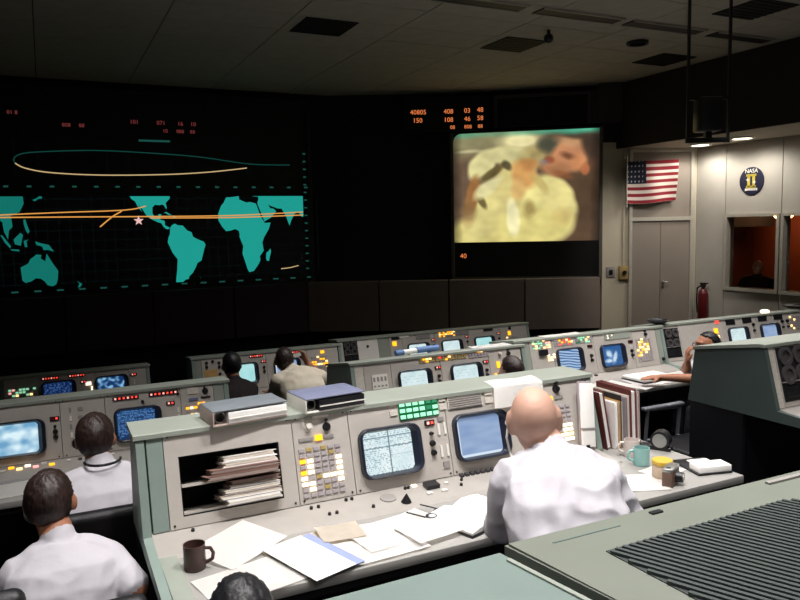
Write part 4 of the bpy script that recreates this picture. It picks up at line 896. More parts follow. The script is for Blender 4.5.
# two ring binders lying on the console top
def lying_binder(label, x, y, z, rz, w_, d_, h, mc_, mt, mp_, tilt=0):
    o = empty('ring_binder', (x, y, z), rz, label, 'binder', 'ring binders on the console top')
    B('spine', (-w_/2, -d_/2, 0), (-w_/2+.006, d_/2, h), mc_, o, .002); B('back_cover', (-w_/2, -d_/2, 0), (w_/2, d_/2, .005), mc_, o, .001)
    t = B('front_cover', (-w_/2, -d_/2, h-.005), (w_/2, d_/2, h), mt, o, .001)
    B('pages', (-w_/2+.06, -d_/2-.002, .006), (w_/2-.004, d_/2-.006, h-.012), mp_, o, .002)
    B('page_edges', (-w_/2+.062, -d_/2-.006, .004+h*.3), (w_/2-.002, d_/2-.008, .008+h*.3), M_white, o)
    for yy in (-d_*.36, 0, d_*.36):
        bm = bmesh.new()
        for k in range(10):
            a0, a1 = [math.pi*2*q/10 for q in (k, k+1)]; r = h*.34; c_ = (-w_/2+.034, yy, h*.48)
            cyl(bm, (c_[0]+r*math.cos(a0), yy, c_[2]+r*math.sin(a0)), (c_[0]+r*math.cos(a1), yy, c_[2]+r*math.sin(a1)), .0028, .0028, 6)
        finish('ring', bm, M_steel, o, smooth=True)
    return o
lying_binder('pinkish grey ring binder lying at the left on the console top, rings showing', .665, 2.80, TZ, .10, .30, .17, .060, mat('binder_blush', 'b8a49c', .6, var=.05), mat('binder_slate', '6f767c', .6, var=.06), M_paper)
lying_binder('white ring binder with blue-grey cover lying right of the pinkish one', 1.015, 2.815, TZ, .10, .27, .19, .060, M_white, mat('binder_blue', '70758e', .6, var=.06), M_black)
# white sheet draped over the console top
bm = bmesh.new(); n = 10; rows = []
path = [(2.83, TZ+.004), (2.79, TZ+.004), (2.745, TZ+.004), (2.728, TZ+.0005), (2.718, TZ-.02), (2.705, TZ-.055), (2.692, TZ-.085)]
for k, (y, z) in enumerate(path): rows.append([bm.verts.new((1.80+(.27)*(i/n)-.035*(k/6), y-.012*(k > 2)-.004*math.sin(i*.9)*(k > 3), z+.003*math.sin(i*.7)*(k < 2)+.003*(k < 2))) for i in range(n+1)])
for a, b in zip(rows, rows[1:]):
    for i in range(n): bm.faces.new((a[i], a[i+1], b[i+1], b[i]))
bmesh.ops.solidify(bm, geom=bm.faces[:], thickness=-.001)
tag(finish('paper_sheet', bm, M_paper, None, smooth=True), 'white sheet draped over the console top edge above the bald man', 'paper')
# papers and folders in the shelf compartment
def shelf_stack(zs, x0, x1, yfront, n, seed, cols, lab):
    rr = random.Random(seed); z = zs
    for k in range(n):
        t = rr.uniform(.008, .015); a = x0 + rr.uniform(-.012, .02); b = x1 + rr.uniform(-.02, .0); f = yfront - rr.uniform(0, .03)
        o = empty('paper_bundle', ((a+b)/2, f, z), 0, lab[k], 'papers', 'bundles of papers in the shelf'); w_ = b-a
        o.rotation_euler = (0, 0, rr.uniform(-.05, .05))
        m = cols[k % len(cols)]
        B('pages', (-w_/2+.004, .002, .002), (w_/2-.004, .13, t-.002), M_paper if k % 2 else M_offw, o); B('cover', (-w_/2, 0, 0), (w_/2, .13, .002), m, o); B('cover', (-w_/2, 0, t-.002), (w_/2, .13, t), m, o)
        z += t+.0012
M_fold = mat('folder_brown', '8a6a5e', .7, var=.1); M_fold2 = mat('folder_dusky', '9f8d86', .7, var=.08)
# shelf boards are tilted with the face; stacks sit in them
zl = F3 + CZH - .104*CT + .012; zu = F3 + CZH - .006*CT + .010
LB = ['lowest', 'second from below', 'third from below', 'fourth from below', 'fifth from below', 'topmost']
def bundle(label, x0, x1, out, sv, t, m, rz=0, ry=0, sheets=3):
    o = empty('paper_bundle', ((x0+x1)/2, R3 + sv*ST - out*CT, F3 + CZH + sv*CT + out*ST), 0, label, 'papers', 'bundles of papers in the shelf'); o.rotation_euler = (-T_, 0, rz*.25); w_ = x1-x0
    B('cover', (-w_/2, 0, 0), (w_/2, .13, .002), m, o); B('cover', (-w_/2, 0, t-.002), (w_/2, .13, t), m, o)
    for k in range(sheets):
        a = random.uniform(0, .012); b = random.uniform(0, .012); f_ = random.uniform(-.006, .008)
        B('pages', (-w_/2+a, f_, .002+(t-.004)*k/sheets), (w_/2-b, .128, .002+(t-.004)*(k+.86)/sheets), (M_paper if k % 2 == 0 else M_offw) if m is not M_fold else M_fold2, o)
z = -.1030
for k, (x0, x1, out, t, m, rz) in enumerate([(.55, .762, .045, .019, M_paper, .05), (.525, .765, .04, .016, M_fold2, -.04), (.545, .76, .036, .017, M_paper, .03), (.565, .764, .03, .014, M_fold2, .0), (.57, .766, .028, .014, M_fold, -.03)]):
    bundle('bundle of papers in the lower shelf, ' + LB[k], x0, x1, out, z, t, m, rz); z += t + .0012
z = -.0050
for k, (x0, x1, out, t, m, rz) in enumerate([(.48, .755, .06, .018, M_fold, .02), (.50, .766, .052, .018, M_fold, -.03), (.55, .765, .02, .020, M_paper, .02), (.555, .764, .014, .020, M_paper, -.02)]):
    bundle(['brown folder lowest in the upper shelf, sticking out left', 'brown folder second from below in the upper shelf', 'white bundle just above the brown folders in the upper shelf', 'topmost white bundle in the upper shelf'][k], x0, x1, out, z, t, m, rz); z += t + .0012
# on the second row
rp = empty('rolled_chart', (2.53, 4.93, F2+1.106+.020), .10, 'rolled blue and white chart lying on the middle console top', 'rolled chart')
bm = bmesh.new(); cyl(bm, (-.18, 0, 0), (.0, 0, 0), .020, .020, 20); finish('white_roll', bm, M_paper, rp, smooth=True); bm = bmesh.new(); cyl(bm, (0, 0, .002), (.2, 0, .002), .024, .024, 20); finish('blue_roll', bm, mat('chart_blue', '5f80b4', .6, var=.06), rp, smooth=True)
bm = bmesh.new(); cyl(bm, (-.19, 0, 0), (-.12, 0, 0), .0215, .0215, 20); finish('blue_band', bm, mat('chart_blue', '5f80b4', .6), rp, smooth=True)
def topz(y, D, drop, floor): return floor + 1.1075 - drop*max(0, y-D-.07)
def dish(label, x, y, z, r):
    bm = bmesh.new(); lathe(bm, [(0, 0), (r*.6, 0), (r*.95, .022), (r, .036), (r*.93, .036), (r*.85, .024), (r*.5, .01), (0, .01)], 24); return tag(finish('black_dish', bm, M_black, None, (x, y, z), smooth=True), label, 'dish', 'flat black dishes')
dish('flat black dish on the console top below the double door', 5.21, 5.10, F2+1.109, .10); dish('flat black dish on the console top at the right picture edge', 7.27, 5.14, F2+1.110, .14)
sheet('paper_sheet', 'white papers lying along the top of the console with coloured lamps', 'paper', 4.02, 5.06, F2+1.106, .42, .10, .02, seed=51)
sheet('paper_sheet', 'small white sheet on top of the middle console near the orange lamps', 'paper', 3.18, 4.90, F2+1.108, .36, .12, .03, seed=52)
tag(B('desk_lamp_cap', (6.65, 5.05, F2+1.100), (6.74, 5.12, F2+1.14), L_white, None, .02), 'small white glowing box lamp on the far right console top', 'lamp')
RZ = F2 + .725
for k, (x, y, w_, h_, r) in enumerate([(4.15, 4.58, .34, .26, .1), (4.55, 4.53, .40, .26, -.10), (4.91, 4.54, .34, .26, .15), (4.4, 4.45, .3, .2, .3), (5.42, 4.6, .3, .24, 0), (3.85, 4.6, .26, .22, .2)]):
    sheet('paper_sheet', ['white sheet on the second-row desk under the wavy blue monitor', 'white sheet on the second-row desk under the plotted blue monitor', 'white sheet on the second-row desk under the yellow lamp cluster', 'white sheet in front of the others, above the maroon binders', 'white sheet on the second-row desk beside the man in glasses', 'white sheet at the left end of the second-row desk'][k], 'paper', x, y, RZ+.003+.003*(k % 3)+(.02 if y > 4.7 else 0), w_, h_, r, seed=60+k, group='sheets on the second-row desk')
ob = empty('open_book', (4.60, 4.59, RZ+.012), .05, 'open white logbook with dark edge near the seated man at right', 'book'); B('cover', (-.2, -.13, 0), (.2, .13, .006), M_black, ob, .002); B('page_block', (-.19, -.125, .006), (-.003, .125, .03), M_paper, ob, .004); B('page_block', (.003, -.125, .006), (.19, .125, .026), M_paper, ob, .004)
for k, (x, y, w_, h_, r) in enumerate([(-.25, 4.3, .3, .24, .1), (.1, 4.32, .3, .22, -.1), (.5, 4.3, .3, .25, .1)]):
    sheet('paper_sheet', ['white sheet on the left desk below the cloudy screen', 'white sheet on the left desk between the two seated men', 'white sheet on the left desk behind the man with the dark collar band'][k], 'paper', x, y, F2+.725+.003, w_, h_, r, seed=80+k, group='sheets on the left desk')
c7.rect('tan_card', 1.375, .035, .13, .07, mat('card_tan', 'c8a060', .7, var=.1), .004, .003)

# ================================================================ CHAIRS AND PEOPLE
M_vinyl = mat('chair_vinyl_black', '101014', .5, var=.1, bump=.1, bscale=120)
M_arm = mat('chair_arm_grey', '8d9099', .35, .5, var=.05)
def make_chair():
    r = empty('office_chair', (0, 0, 0), 0)
    def cushion(name, lo, hi, bev):
        o = B(name, lo, hi, M_vinyl, r, bev, seg=4); return o
    cushion('seat', (-.25, -.24, .33), (.25, .24, .40), .03)
    bk_ = cushion('backrest', (-.24, -.035, -.25), (.24, .035, .25), .03); bk_.location = (0, -.30, .74); bk_.rotation_euler = (.12, 0, 0)
    bm = bmesh.new(); tube(bm, [(0, -.18, .345), (0, -.31, .345), (0, -.345, .46), (0, -.340, .70)], .018); finish('back_support', bm, M_arm, r, smooth=True)
    for s in (-1, 1):
        bm = bmesh.new(); tube(bm, [(s*.24, -.12, .365), (s*.30, -.12, .37), (s*.30, -.14, .60), (s*.30, .20, .62), (s*.30, .22, .38), (s*.24, .12, .365)], .014); o = finish('arm_frame', bm, M_arm, r, smooth=True)
        B('arm_pad', (s*.30-.028, -.17, .612), (s*.30+.028, .25, .64), M_arm, r, .01)
    bm = bmesh.new(); cyl(bm, (0, 0, .10), (0, 0, .34), .03, .025); finish('pedestal', bm, M_arm, r, smooth=True)
    for k in range(5):
        a = 2*math.pi*k/5+.3; bm = bmesh.new(); tube(bm, [(0, 0, .11), (.28*math.cos(a), .28*math.sin(a), .075)], .02); l = finish('leg', bm, M_arm, r, smooth=True)
        bm = bmesh.new(); cyl(bm, (.28*math.cos(a), .28*math.sin(a)-.012, .032), (.28*math.cos(a), .28*math.sin(a)+.012, .032), .031, .031, 14); finish('caster', bm, M_black, l, smooth=True)
    return r
proto = make_chair(); used = [False]
def chair(x, y, z, rz, label, arms=True):
    if not used[0]: c = proto; used[0] = True
    else:
        c = proto.copy(); COL.objects.link(c)
        for ch in list(proto.children):
            if not arms and ch.name.startswith('arm'): continue
            d = ch.copy(); COL.objects.link(d); d.parent = c
            for g in ch.children: e = g.copy(); COL.objects.link(e); e.parent = d
    c.location = (x, y, z); c.rotation_euler = (0, 0, rz); tag(c, label, 'chair', 'black swivel chairs'); return c

SKIN = mat('skin_tone', 'c99f8c', .55, var=.06, scale=14, spec=.35)
SKIN2 = mat('skin_tan', 'ac755a', .55, var=.06, scale=14, spec=.35)
SHIRT = mat('shirt_white', 'c2bfc6', .85, var=.02, scale=10, bump=.25, bscale=9)
SHIRTC = mat('shirt_cream', 'e2d8c4', .85, var=.03, scale=10, bump=.25, bscale=9)
SUIT = mat('suit_dark', '1c1014', .85, var=.08)
TROUS = mat('trousers_dark', '1a1a20', .85, var=.08)
SHOE = mat('shoe_black', '0c0c0e', .4, var=0)
HAIR = mat('hair_dark_brown', '251612', .5, var=.3, scale=30, bump=.12, bscale=200)
HAIRB = mat('hair_black', '08080d', .5, var=.2, scale=40, bump=.12, bscale=200)
def strands(m, c0, c1):
    nt = m.node_tree; b = nt.nodes['Principled BSDF']; tc = nt.nodes.new('ShaderNodeTexCoord'); mp_ = nt.nodes.new('ShaderNodeMapping'); mp_.inputs['Scale'].default_value = (90, 90, 14)
    n = nt.nodes.new('ShaderNodeTexNoise'); n.inputs['Scale'].default_value = 1.6; n.inputs['Detail'].default_value = 3; r = nt.nodes.new('ShaderNodeValToRGB')
    r.color_ramp.elements[0].position = .38; r.color_ramp.elements[1].position = .68; r.color_ramp.elements[0].color = (*lin(c0), 1); r.color_ramp.elements[1].color = (*lin(c1), 1)
    nt.links.new(tc.outputs['Object'], mp_.inputs['Vector']); nt.links.new(mp_.outputs['Vector'], n.inputs['Vector']); nt.links.new(n.outputs['Fac'], r.inputs['Fac']); nt.links.new(r.outputs['Color'], b.inputs['Base Color'])
    bp = nt.nodes.new('ShaderNodeBump'); bp.inputs['Strength'].default_value = .35; bp.inputs['Distance'].default_value = .004; nt.links.new(n.outputs['Fac'], bp.inputs['Height']); nt.links.new(bp.outputs['Normal'], b.inputs['Normal'])
strands(HAIR, '170d0b', '3a2620'); strands(HAIRB, '06060a', '14141a')
EYE = mat('eye_white', 'e8e4de', .3, var=0)
def seg_dist(P, a, b, ra, rb):
    a = np.array(a); b = np.array(b); ab = b-a; L = ab@ab
    t = np.clip(((P-a)@ab)/max(L, 1e-9), 0, 1); return np.linalg.norm(P-(a+t[:, None]*ab), axis=1) - (ra+(rb-ra)*t)
class Fig:
    def __init__(s): s.bm = bmesh.new(); s.prim = []; s.eye = []
    def ell(s, c, r, mi, M_=None, label=True):
        T = Matrix.Translation(c) @ Matrix.Diagonal((*r, 1))
        if M_ is not None: T = M_ @ T
        bmesh.ops.create_uvsphere(s.bm, u_segments=20, v_segments=14, radius=1, matrix=T)
        if label:
            cc = T.translation; s.prim.append((tuple(cc), tuple(cc), min(r), min(r), mi))
    def limb(s, pts, rad, mi, n=14):
        for p, r in zip(pts, rad): bmesh.ops.create_icosphere(s.bm, subdivisions=2, radius=r, matrix=Matrix.Translation(p))
        for (a, b), (ra, rb) in zip(zip(pts, pts[1:]), zip(rad, rad[1:])):
            cyl(s.bm, a, b, ra, rb, n); s.prim.append((tuple(a), tuple(b), ra, rb, mi))
    def loft(s, rings, mi):      # rings: (centre, half width, half depth, forward tilt)
        vr = []
        N = 24
        for c, rx, ry, tl, tw in rings:
            c = Vector(c); ax = Vector((math.cos(tw), math.sin(tw), 0)); ay = Vector((-math.sin(tw)*math.cos(tl), math.cos(tw)*math.cos(tl), -math.sin(tl)))
            vr.append([s.bm.verts.new(c + ax*rx*math.copysign(abs(math.cos(q))**.8, math.cos(q)) + ay*ry*math.sin(q)) for q in [2*math.pi*k/N for k in range(N)]])
        for a, b in zip(vr, vr[1:]):
            for k in range(N): s.bm.faces.new((a[k], a[(k+1) % N], b[(k+1) % N], b[k]))
        s.bm.faces.new(vr[0][::-1]); s.bm.faces.new(vr[-1])
        for (c0, rx0, ry0, _, _), (c1, rx1, ry1, _, _) in zip(rings, rings[1:]): s.prim.append((tuple(c0), tuple(c1), ry0, ry1, mi))
        for (c0, rx0, ry0, tl, tw) in rings:
            d = Vector((math.cos(tw), math.sin(tw), 0))*(rx0-ry0)*.9; s.prim.append((tuple(Vector(c0)-d), tuple(Vector(c0)+d), ry0, ry0, mi))
    def hand(s, w_, d, nrm, mi, curl=.5, side=1):
        d = Vector(d).normalized(); nrm = Vector(nrm); nrm = (nrm - d*nrm.dot(d)).normalized(); x = d.cross(nrm)*side; w_ = Vector(w_)
        s.limb([w_, w_+d*.04-x*.018, w_+d*.085-x*.022], [.022, .021, .016], mi, 10); s.limb([w_, w_+d*.04+x*.018, w_+d*.085+x*.022], [.022, .021, .016], mi, 10)
        for k, L in enumerate((.068, .078, .074, .058)):
            b = w_+d*.088+x*(-.033+.022*k); q = d.copy(); p = [b]
            for f in (.45, .32, .23):
                q = (q*math.cos(curl*.9) + nrm*math.sin(curl*.9)).normalized() if len(p) > 1 else (q*math.cos(curl*.5)+nrm*math.sin(curl*.5)).normalized()
                p.append(p[-1]+q*L*f)
            s.limb(p, [.0095, .009, .0085, .0075], mi, 8)
        b = w_+d*.03-x*.025; s.limb([b, b+(d*.6-x*.7+nrm*.3).normalized()*.04, b+(d*.6-x*.7+nrm*.3).normalized()*.04+(d*.9-x*.2+nrm*.3).normalized()*.032], [.014, .011, .009], mi, 8)
def person(label, loc, rz, nb, head, hyaw=0, hpitch=0, hroll=0, arms=None, top=SHIRT, skin=SKIN, sleeve='short', hair='full', hairm=HAIR, voxel=.011, sw=.20, wid=1.0, hands=True, hip=.55, legs=True, wrinkle=.006, hipy=0, glasses=False, neck=1, ear=1, knee=.44):
    """seated figure facing local +y; nb = base of neck, head = skull centre (local, from the floor)"""
    f = Fig(); mats = [skin, top, TROUS, SHOE]; nb = Vector(nb); head = Vector(head)
    H = Vector((0, hipy, hip)); sp = nb-H; tl = math.atan2(sp.y, sp.z)
    mid = H + sp*.5 + Vector((0, -.035, 0))
    tr = lambda c, rx, ry, t: (c, rx*wid, ry*wid, t*tl, 0)
    f.loft([tr(H+Vector((0, 0, -.10)), .16, .11, .0), tr(H, .185, .125, .1), tr(H+sp*.15+Vector((0, -.012, 0)), .178, .120, .3)], 2)
    f.loft([tr(H+sp*.13+Vector((0, -.012, 0)), .18, .122, .3), tr(H+sp*.32+Vector((0, -.03, 0)), .178, .118, .6), tr(mid+Vector((0, 0, .0)), .188, .122, .9), tr(H+sp*.72+Vector((0, -.035, 0)), .200, .126, 1.1), tr(H+sp*.86+Vector((0, -.025, 0)), .190, .110, 1.2), tr(H+sp*.95+Vector((0, -.01, 0)), .135, .085, 1.2), tr(nb+Vector((0, 0, .012)), .07, .065, 1.2)], 1)
    sh = [nb + Vector((s*sw*wid, -.01, -.075)) for s in (-1, 1)]
    for s_ in (0, 1): f.limb([nb+Vector(((-1, 1)[s_]*.06, -.005, -.035)), sh[s_]], [.065, .068*wid], 1)
    for s_, a in enumerate(arms or []):
        if a is None: continue
        el, wr_ = Vector(a[0]), Vector(a[1]); S = sh[s_]
        if sleeve == 'short':
            cut = S.lerp(el, .86); f.limb([S, S.lerp(el, .5), cut], [.070*wid, .062*wid, .060*wid], 1); f.limb([S.lerp(el, .8), el], [.043, .039], 0)
            f.limb([el, el.lerp(wr_, .35), wr_], [.041, .040, .027], 0)
        else:
            f.limb([S, S.lerp(el, .5), el], [.070*wid, .060*wid, .052*wid], 1); f.limb([el, el.lerp(wr_, .5), el.lerp(wr_, .93)], [.052, .046, .036], 1); f.limb([el.lerp(wr_, .9), wr_], [.028, .026], 0)
        if hands:
            d = a[2] if len(a) > 2 else (wr_-el); nr = a[3] if len(a) > 3 else (0, 0, -1); f.hand(wr_, d, nr, 0, a[4] if len(a) > 4 else .45, -1 if s_ == 0 else 1)
    if legs:
        for s_ in (-1, 1):
            hp = H+Vector((s_*.095, .02, -.03)); kn = Vector((s_*.15, hipy+knee, .52)); an = Vector((s_*.15, hipy+knee+.03, .10))
            f.limb([hp, hp.lerp(kn, .5), kn], [.095, .082, .062], 2); f.limb([kn, kn.lerp(an, .35), an], [.062, .062, .045], 2)
            f.limb([an+Vector((0, -.02, -.045)), an+Vector((0, .08, -.055)), an+Vector((0, .17, -.06))], [.045, .042, .034], 3)
    # head
    HM = Matrix.Translation(head) @ Matrix.Rotation(hyaw, 4, 'Z') @ Matrix.Rotation(-hpitch, 4, 'X') @ Matrix.Rotation(hroll, 4, 'Y')
    f.ell((0, -.008, .012), (.077, .096, .095), 0, HM); f.ell((0, .022, -.05), (.062, .074, .066), 0, HM); f.ell((0, .055, -.085), (.036, .034, .028), 0, HM)
    f.ell((0, .098, -.032), (.013, .018, .024), 0, HM); f.ell((0, .083, .022), (.05, .014, .014), 0, HM); f.ell((0, .088, -.068), (.024, .010, .006), 0, HM); f.ell((0, .086, -.079), (.021, .010, .006), 0, HM)
    for s_ in (-1, 1):
        f.ell((s_*.078, -.004, -.018), (.012*ear, .022*ear, .033*ear), 0, HM); f.ell((s_*.045, .06, -.03), (.026, .026, .022), 0, HM)
    nt_ = HM @ Vector((0, -.022, -.055)); f.limb([nb+Vector((0, -.005, -.03)), nb.lerp(nt_, .6)+Vector((0, -.006, 0)), nt_], [.062*neck, .055*neck, .054*neck], 0)
    tmp = bpy.data.meshes.new('figure_parts'); f.bm.to_mesh(tmp); f.bm.free(); to = bpy.data.objects.new('figure_parts', tmp); COL.objects.link(to)
    rm = to.modifiers.new('r', 'REMESH'); rm.mode = 'VOXEL'; rm.voxel_size = voxel; rm.adaptivity = 0
    sm_ = to.modifiers.new('s', 'SMOOTH'); sm_.factor = .5; sm_.iterations = 3
    dg = bpy.context.evaluated_depsgraph_get(); me = bpy.data.meshes.new_from_object(to.evaluated_get(dg)); bpy.data.objects.remove(to); bpy.data.meshes.remove(tmp)
    me.name = 'person_body'; me.materials.clear()
    for m in mats: me.materials.append(m)
    nv = len(me.vertices); V = np.empty(nv*3); me.vertices.foreach_get('co', V); V = V.reshape(-1, 3)
    nf = len(me.polygons); C = np.empty(nf*3); me.polygons.foreach_get('center', C); C = C.reshape(-1, 3)
    def nearest(P):
        best = np.full(len(P), 1e9); idx = np.zeros(len(P), int)
        for a, b, ra, rb, mi in f.prim:
            d = seg_dist(P, a, b, ra, rb); k = d < best; best[k] = d[k]; idx[k] = mi
        return idx
    fi = nearest(C); me.polygons.foreach_set('material_index', fi); me.polygons.foreach_set('use_smooth', np.ones(nf, bool))
    if wrinkle:
        vi = nearest(V); N_ = np.empty(nv*3); me.vertices.foreach_get('normal', N_) if hasattr(me.vertices[0], 'normal') else None; N_ = N_.reshape(-1, 3); sd = loc[0]*3.1
        for k in np.nonzero((vi == 1) | (vi == 2))[0]:
            p = V[k]; q = noise.noise(Vector((p[0]*9+p[2]*5+sd, p[1]*7, p[2]*11-p[0]*6)))
            q2 = noise.noise(Vector((p[0]*22+sd, p[1]*20, p[2]*14)))
            V[k] += N_[k]*(wrinkle*(1-2*abs(q))*.9 + wrinkle*.35*q2)
        me.vertices.foreach_set('co', V.ravel())
    me.update()
    root = link('person', me, None, None, loc, (0, 0, rz)); tag(root, label, 'person')
    # eyes
    bm = bmesh.new()
    for s_ in (-1, 1): bmesh.ops.create_uvsphere(bm, u_segments=10, v_segments=8, radius=.0115, matrix=HM @ Matrix.Translation((s_*.031, .076, -.004)))
    finish('eyes', bm, EYE, root, smooth=True)
    # hair shell
    if hair:
        bm = bmesh.new(); bmesh.ops.create_uvsphere(bm, u_segments=56, v_segments=40, radius=1)
        kill = []
        for v in bm.verts:
            x, y, z = v.co; n_ = noise.noise(Vector((x*5, y*5, z*5)))*.06 + noise.noise(Vector((x*16, y*16, z*16)))*.05
            zz = z + n_
            cut = False
            if y > .25: cut = zz < .55 + .25*(y-.4)
            elif y > -.15: cut = zz < -.05 + 1.15*(y+.15)
            else: cut = zz < -.62
            if abs(x) > .8 and -.3 < y < .35 and zz < .12: cut = True
            if hair == 'thin' and zz > .50 and y > -.62: cut = cut or (x*x*1.6+(y-.20)**2*.9 < .20+n_)
            if cut: kill.append(v)
            k = 1 + noise.noise(Vector((x*7+loc[0], y*7, z*7)))*.035 + noise.noise(Vector((x*22, y*22, z*10)))*.02
            v.co = Vector((x*.0835*k, y*.104*k-.010, z*.104*k+.014))
        bmesh.ops.delete(bm, geom=kill, context='VERTS')
        for v in bm.verts: v.co = HM @ v.co
        o = finish('hair', bm, hairm, root, smooth=True, angle=180); m_ = o.modifiers.new('thick', 'SOLIDIFY'); m_.thickness = .008; m_.offset = -1
    # collar
    if sleeve != 'suit':
        bm = bmesh.new(); N = 28; R_ = []
        ax = (nt_-nb).normalized()
        for k in range(N):
            a = 2*math.pi*k/N + math.pi/2 + .12; t = 1 if k else 1
            c = nb + Vector((.066*math.cos(a), .066*math.sin(a)-.006, -.012 - .018*max(0, math.sin(a))))
            R_.append([c, c+ax*.034*(1 if math.sin(a) < .6 else .7), c+ax*.036+Vector((.008*math.cos(a), .008*math.sin(a), -.001)), c+Vector((.020*math.cos(a), .020*math.sin(a), -.002))])
        vv = [[bm.verts.new(p) for p in r] for r in R_]
        for k in range(N-2):
            for q in range(3): bm.faces.new((vv[k][q], vv[k+1][q], vv[k+1][q+1], vv[k][q+1]))
        o = finish('collar', bm, top, root, smooth=True, angle=80); m_ = o.modifiers.new('thick', 'SOLIDIFY'); m_.thickness = .003
    if glasses:
        bm = bmesh.new()
        for s_ in (-1, 1):
            for k in range(14):
                a0, a1 = [2*math.pi*q/14 for q in (k, k+1)]; cyl(bm, HM @ Vector((s_*.033+.024*math.cos(a0), .098, -.004+.018*math.sin(a0))), HM @ Vector((s_*.033+.024*math.cos(a1), .098, -.004+.018*math.sin(a1))), .0025, .0025, 6)
            cyl(bm, HM @ Vector((s_*.057, .098, 0)), HM @ Vector((s_*.082, -.01, .0)), .0025, .0025, 6)
        cyl(bm, HM @ Vector((-.009, .1, 0)), HM @ Vector((.009, .1, 0)), .0025, .0025, 6); finish('glasses', bm, M_black, root, smooth=True)
    return root, HM
# --- the bald man in the middle
bx, by = 1.325, 1.552
bald, HM = person('bald man in white shirt seen from behind, leaning over the near desk', (bx, by, F3), -.42, (.0, .345, 1.08), (-.055, .425, 1.195), hyaw=-.12, hpitch=-.42, hroll=-.10, arms=[((-.175, .40, .815), (-.10, .70, .822), (.35, .9, .02), (0, 0, -1), .12), ((.255, .32, .83), (.22, .66, .812), (-.35, .9, .0), (0, 0, -1), .12)], sleeve='long', hair=None, voxel=.0075, sw=.158, wid=.95, wrinkle=.012, neck=1.18, ear=1.5)
bm = bmesh.new(); pts = [HM @ Vector((-.088, -.005, -.02)), HM @ Vector((-.098, -.03, -.06)), HM @ Vector((-.092, -.03, -.12)), Vector((-.13, .30, 1.03))]; tube(bm, pts, .004, 8); finish('earpiece_cord', bm, M_white, bald, smooth=True)
bm = bmesh.new(); bmesh.ops.create_uvsphere(bm, u_segments=10, v_segments=8, radius=.011, matrix=HM @ Matrix.Translation((-.088, .0, -.02))); finish('earpiece', bm, M_white, bald, smooth=True)
chair(bx, by-.0, F3, -.42, 'black chair under the bald man, mostly hidden by the green console top')
# --- man at the lower left
m1, HM = person('man with thinning dark hair and white short-sleeved shirt at the lower left corner', (-.025, 2.58, F2), .0, (.015, .13, 1.005), (-.015, .235, 1.14), hyaw=-.16, hpitch=-.22, arms=[((-.23, .18, .78), (-.2, .5, .74), (0, 1, 0), (0, 0, -1)), ((.235, .0, .85), (.10, .20, .79), (-.3, .9, -.2), (0, 0, -1))], sleeve='short', hair='full', skin=SKIN2, voxel=.008, sw=.150, wid=.93, knee=.32)
bm = bmesh.new(); wq = Vector((.118, .173, .798)); dq = (Vector((.10, .20, .79))-Vector((.235, .0, .85))).normalized(); cyl(bm, wq-dq*.012, wq+dq*.012, .0335, .0325, 18); finish('watch_strap', bm, mat('watch_gold', 'b89a58', .35, .8), m1, smooth=True)
chair(-.025, 2.58, F2, 0, 'black chair under the man at the lower left')
# --- man beside him at the left desk
m2, HM = person('man with dark hair and white shirt at the left desk, behind the near console end', (.14, 3.37, F2), .0, (.03, .02, 1.045), (.01, .105, 1.172), hyaw=-.08, hpitch=-.2, arms=[((-.25, .28, .81), (-.18, .56, .81), (.2, 1, 0), (0, 0, -1), .12), ((.26, .28, .81), (.20, .56, .81), (-.2, 1, 0), (0, 0, -1), .12)], sleeve='long', hair='full', skin=SKIN2, voxel=.009, sw=.175)
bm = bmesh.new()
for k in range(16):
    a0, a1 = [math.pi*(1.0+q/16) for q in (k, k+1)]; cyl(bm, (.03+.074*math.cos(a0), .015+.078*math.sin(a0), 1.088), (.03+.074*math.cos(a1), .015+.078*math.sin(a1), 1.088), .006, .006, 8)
finish('collar_band', bm, M_black, m2, smooth=True)  # dark band around the back of the neck above the collar
bm = bmesh.new(); bmesh.ops.create_uvsphere(bm, u_segments=12, v_segments=8, radius=.02, matrix=HM @ Matrix.Translation((-.085, 0, -.02)) @ Matrix.Diagonal((.6, 1, 1.1, 1))); finish('headset', bm, M_black, m2, smooth=True)
chair(.20, 3.37, F2, .0, 'black chair behind the man at the left desk')
# --- two men in the front row
person('man in dark maroon suit seen from behind before a glowing cyan monitor', (1.385, 5.95, F1), .0, (0, .17, 1.03), (0, .25, 1.17), hpitch=-.1, sw=.155, wid=.9, arms=[((-.18, .3, .82), (-.12, .58, .82), (0, 1, 0), (0, 0, -1), .12), ((.18, .3, .82), (.12, .58, .82), (0, 1, 0), (0, 0, -1), .12)], top=SUIT, sleeve='long', hair='full', hairm=HAIRB, skin=SKIN2, voxel=.014, wrinkle=.004, knee=.36)
chair(1.385, 5.95, F1, .0, 'black chair under the man in the dark suit', False)
person('man in cream short-sleeved shirt leaning on his raised right hand in the front row', (1.945, 5.76, F1), .12, (.0, .26, 1.10), (-.07, .38, 1.185), hyaw=-.15, hpitch=-.45, arms=[((-.17, .42, .84), (-.08, .66, .83), (0, 1, 0), (0, 0, -1), .12), ((.40, .34, .90), (.20, .48, 1.10), (-.3, .1, 1), (-1, 0, .2), .6)], top=SHIRTC, sleeve='short', hair='full', skin=SKIN2, voxel=.012, wid=1.02, sw=.175)
chair(1.955, 5.76, F1, .0, 'black chair under the man in the cream shirt', False)
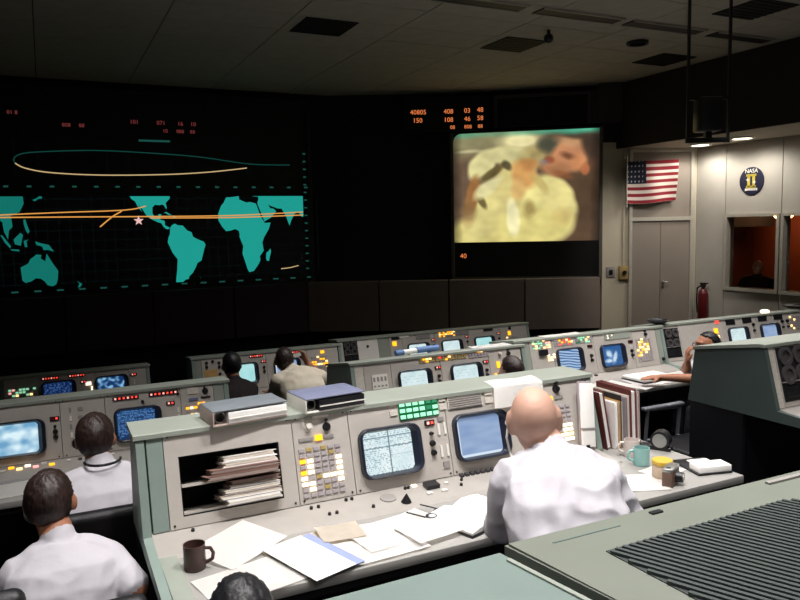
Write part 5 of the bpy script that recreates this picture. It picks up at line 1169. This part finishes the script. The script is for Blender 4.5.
# --- operator hidden behind the near console
person('man of whom only the dark hair shows above the near console top', (2.91, 4.0, F2), .0, (0, .14, .905), (0, .21, 1.045), hpitch=-.1, arms=[((-.25, .10, .82), (-.18, .36, .82), (0, 1, 0), (0, 0, -1), .12), ((.25, .10, .82), (.18, .36, .82), (0, 1, 0), (0, 0, -1), .12)], hair='full', voxel=.016, hip=.53)
chair(2.91, 4.0, F2, .0, 'black chair under the man behind the near console')
# --- man in glasses at right
rm_, HM = person('dark-haired man with glasses resting his chin on his hand at the right', (5.16, 4.15, F2), 1.15, (-.02, .20, .90), (-.02, .28, 1.045), hyaw=.15, hpitch=-.12, arms=[((-.20, .36, .80), (-.08, .70, .80), (-.1, 1, .0), (0, 0, -1), .12), ((.20, .36, .80), (.03, .42, .90), (-.1, .05, 1), (-.2, -1, 0), .9)], sleeve='short', hair='full', hairm=HAIRB, skin=SKIN2, voxel=.008, glasses=True)
chair(5.16, 4.15, F2, 1.15, 'black chair under the man in glasses, hidden by the dark end panel')
chair(4.35, 3.85, F2, 1.57, 'empty black chair with grey arm behind the row of standing folders')
chair(-.335, 1.60, F3, math.pi, 'empty black chair at the lower left picture corner')
# --- head at the bottom edge
person('person of whom only black hair shows at the bottom edge', (.325, 1.32, F3), -.1, (0, .20, .835), (0, .31, .935), hpitch=-.5, arms=[((-.22, .33, .80), (-.05, .50, .80)), ((.22, .33, .80), (.05, .46, .80))], hair='full', hairm=HAIRB, voxel=.012, hip=.53)
chair(.325, 1.32, F3, 0, 'black chair under the person at the bottom edge')
vb = empty('viewing_bench', (10.3, 7.95, .62), 1.9, 'low dark bench behind the right-hand window', 'bench'); B('seat', (-.6, -.25, .12), (.6, .2, .19), M_void, vb, .02); B('leg', (-.55, -.2, 0), (-.5, .15, .12), M_void, vb); B('leg', (.5, -.2, 0), (.55, .15, .12), M_void, vb)
# --- visitor behind the window
person('reddish-lit person sitting behind the right-hand window pane', (10.3, 7.95, .62-.19+.19), 1.9, (0, .05, .78), (0, .06, .93), arms=[((-.27, .1, .55), (-.15, .3, .5)), ((.27, .1, .55), (.15, .3, .5))], top=SUIT, sleeve='long', hair=None, voxel=.016, hands=False, hip=.30, legs=False)
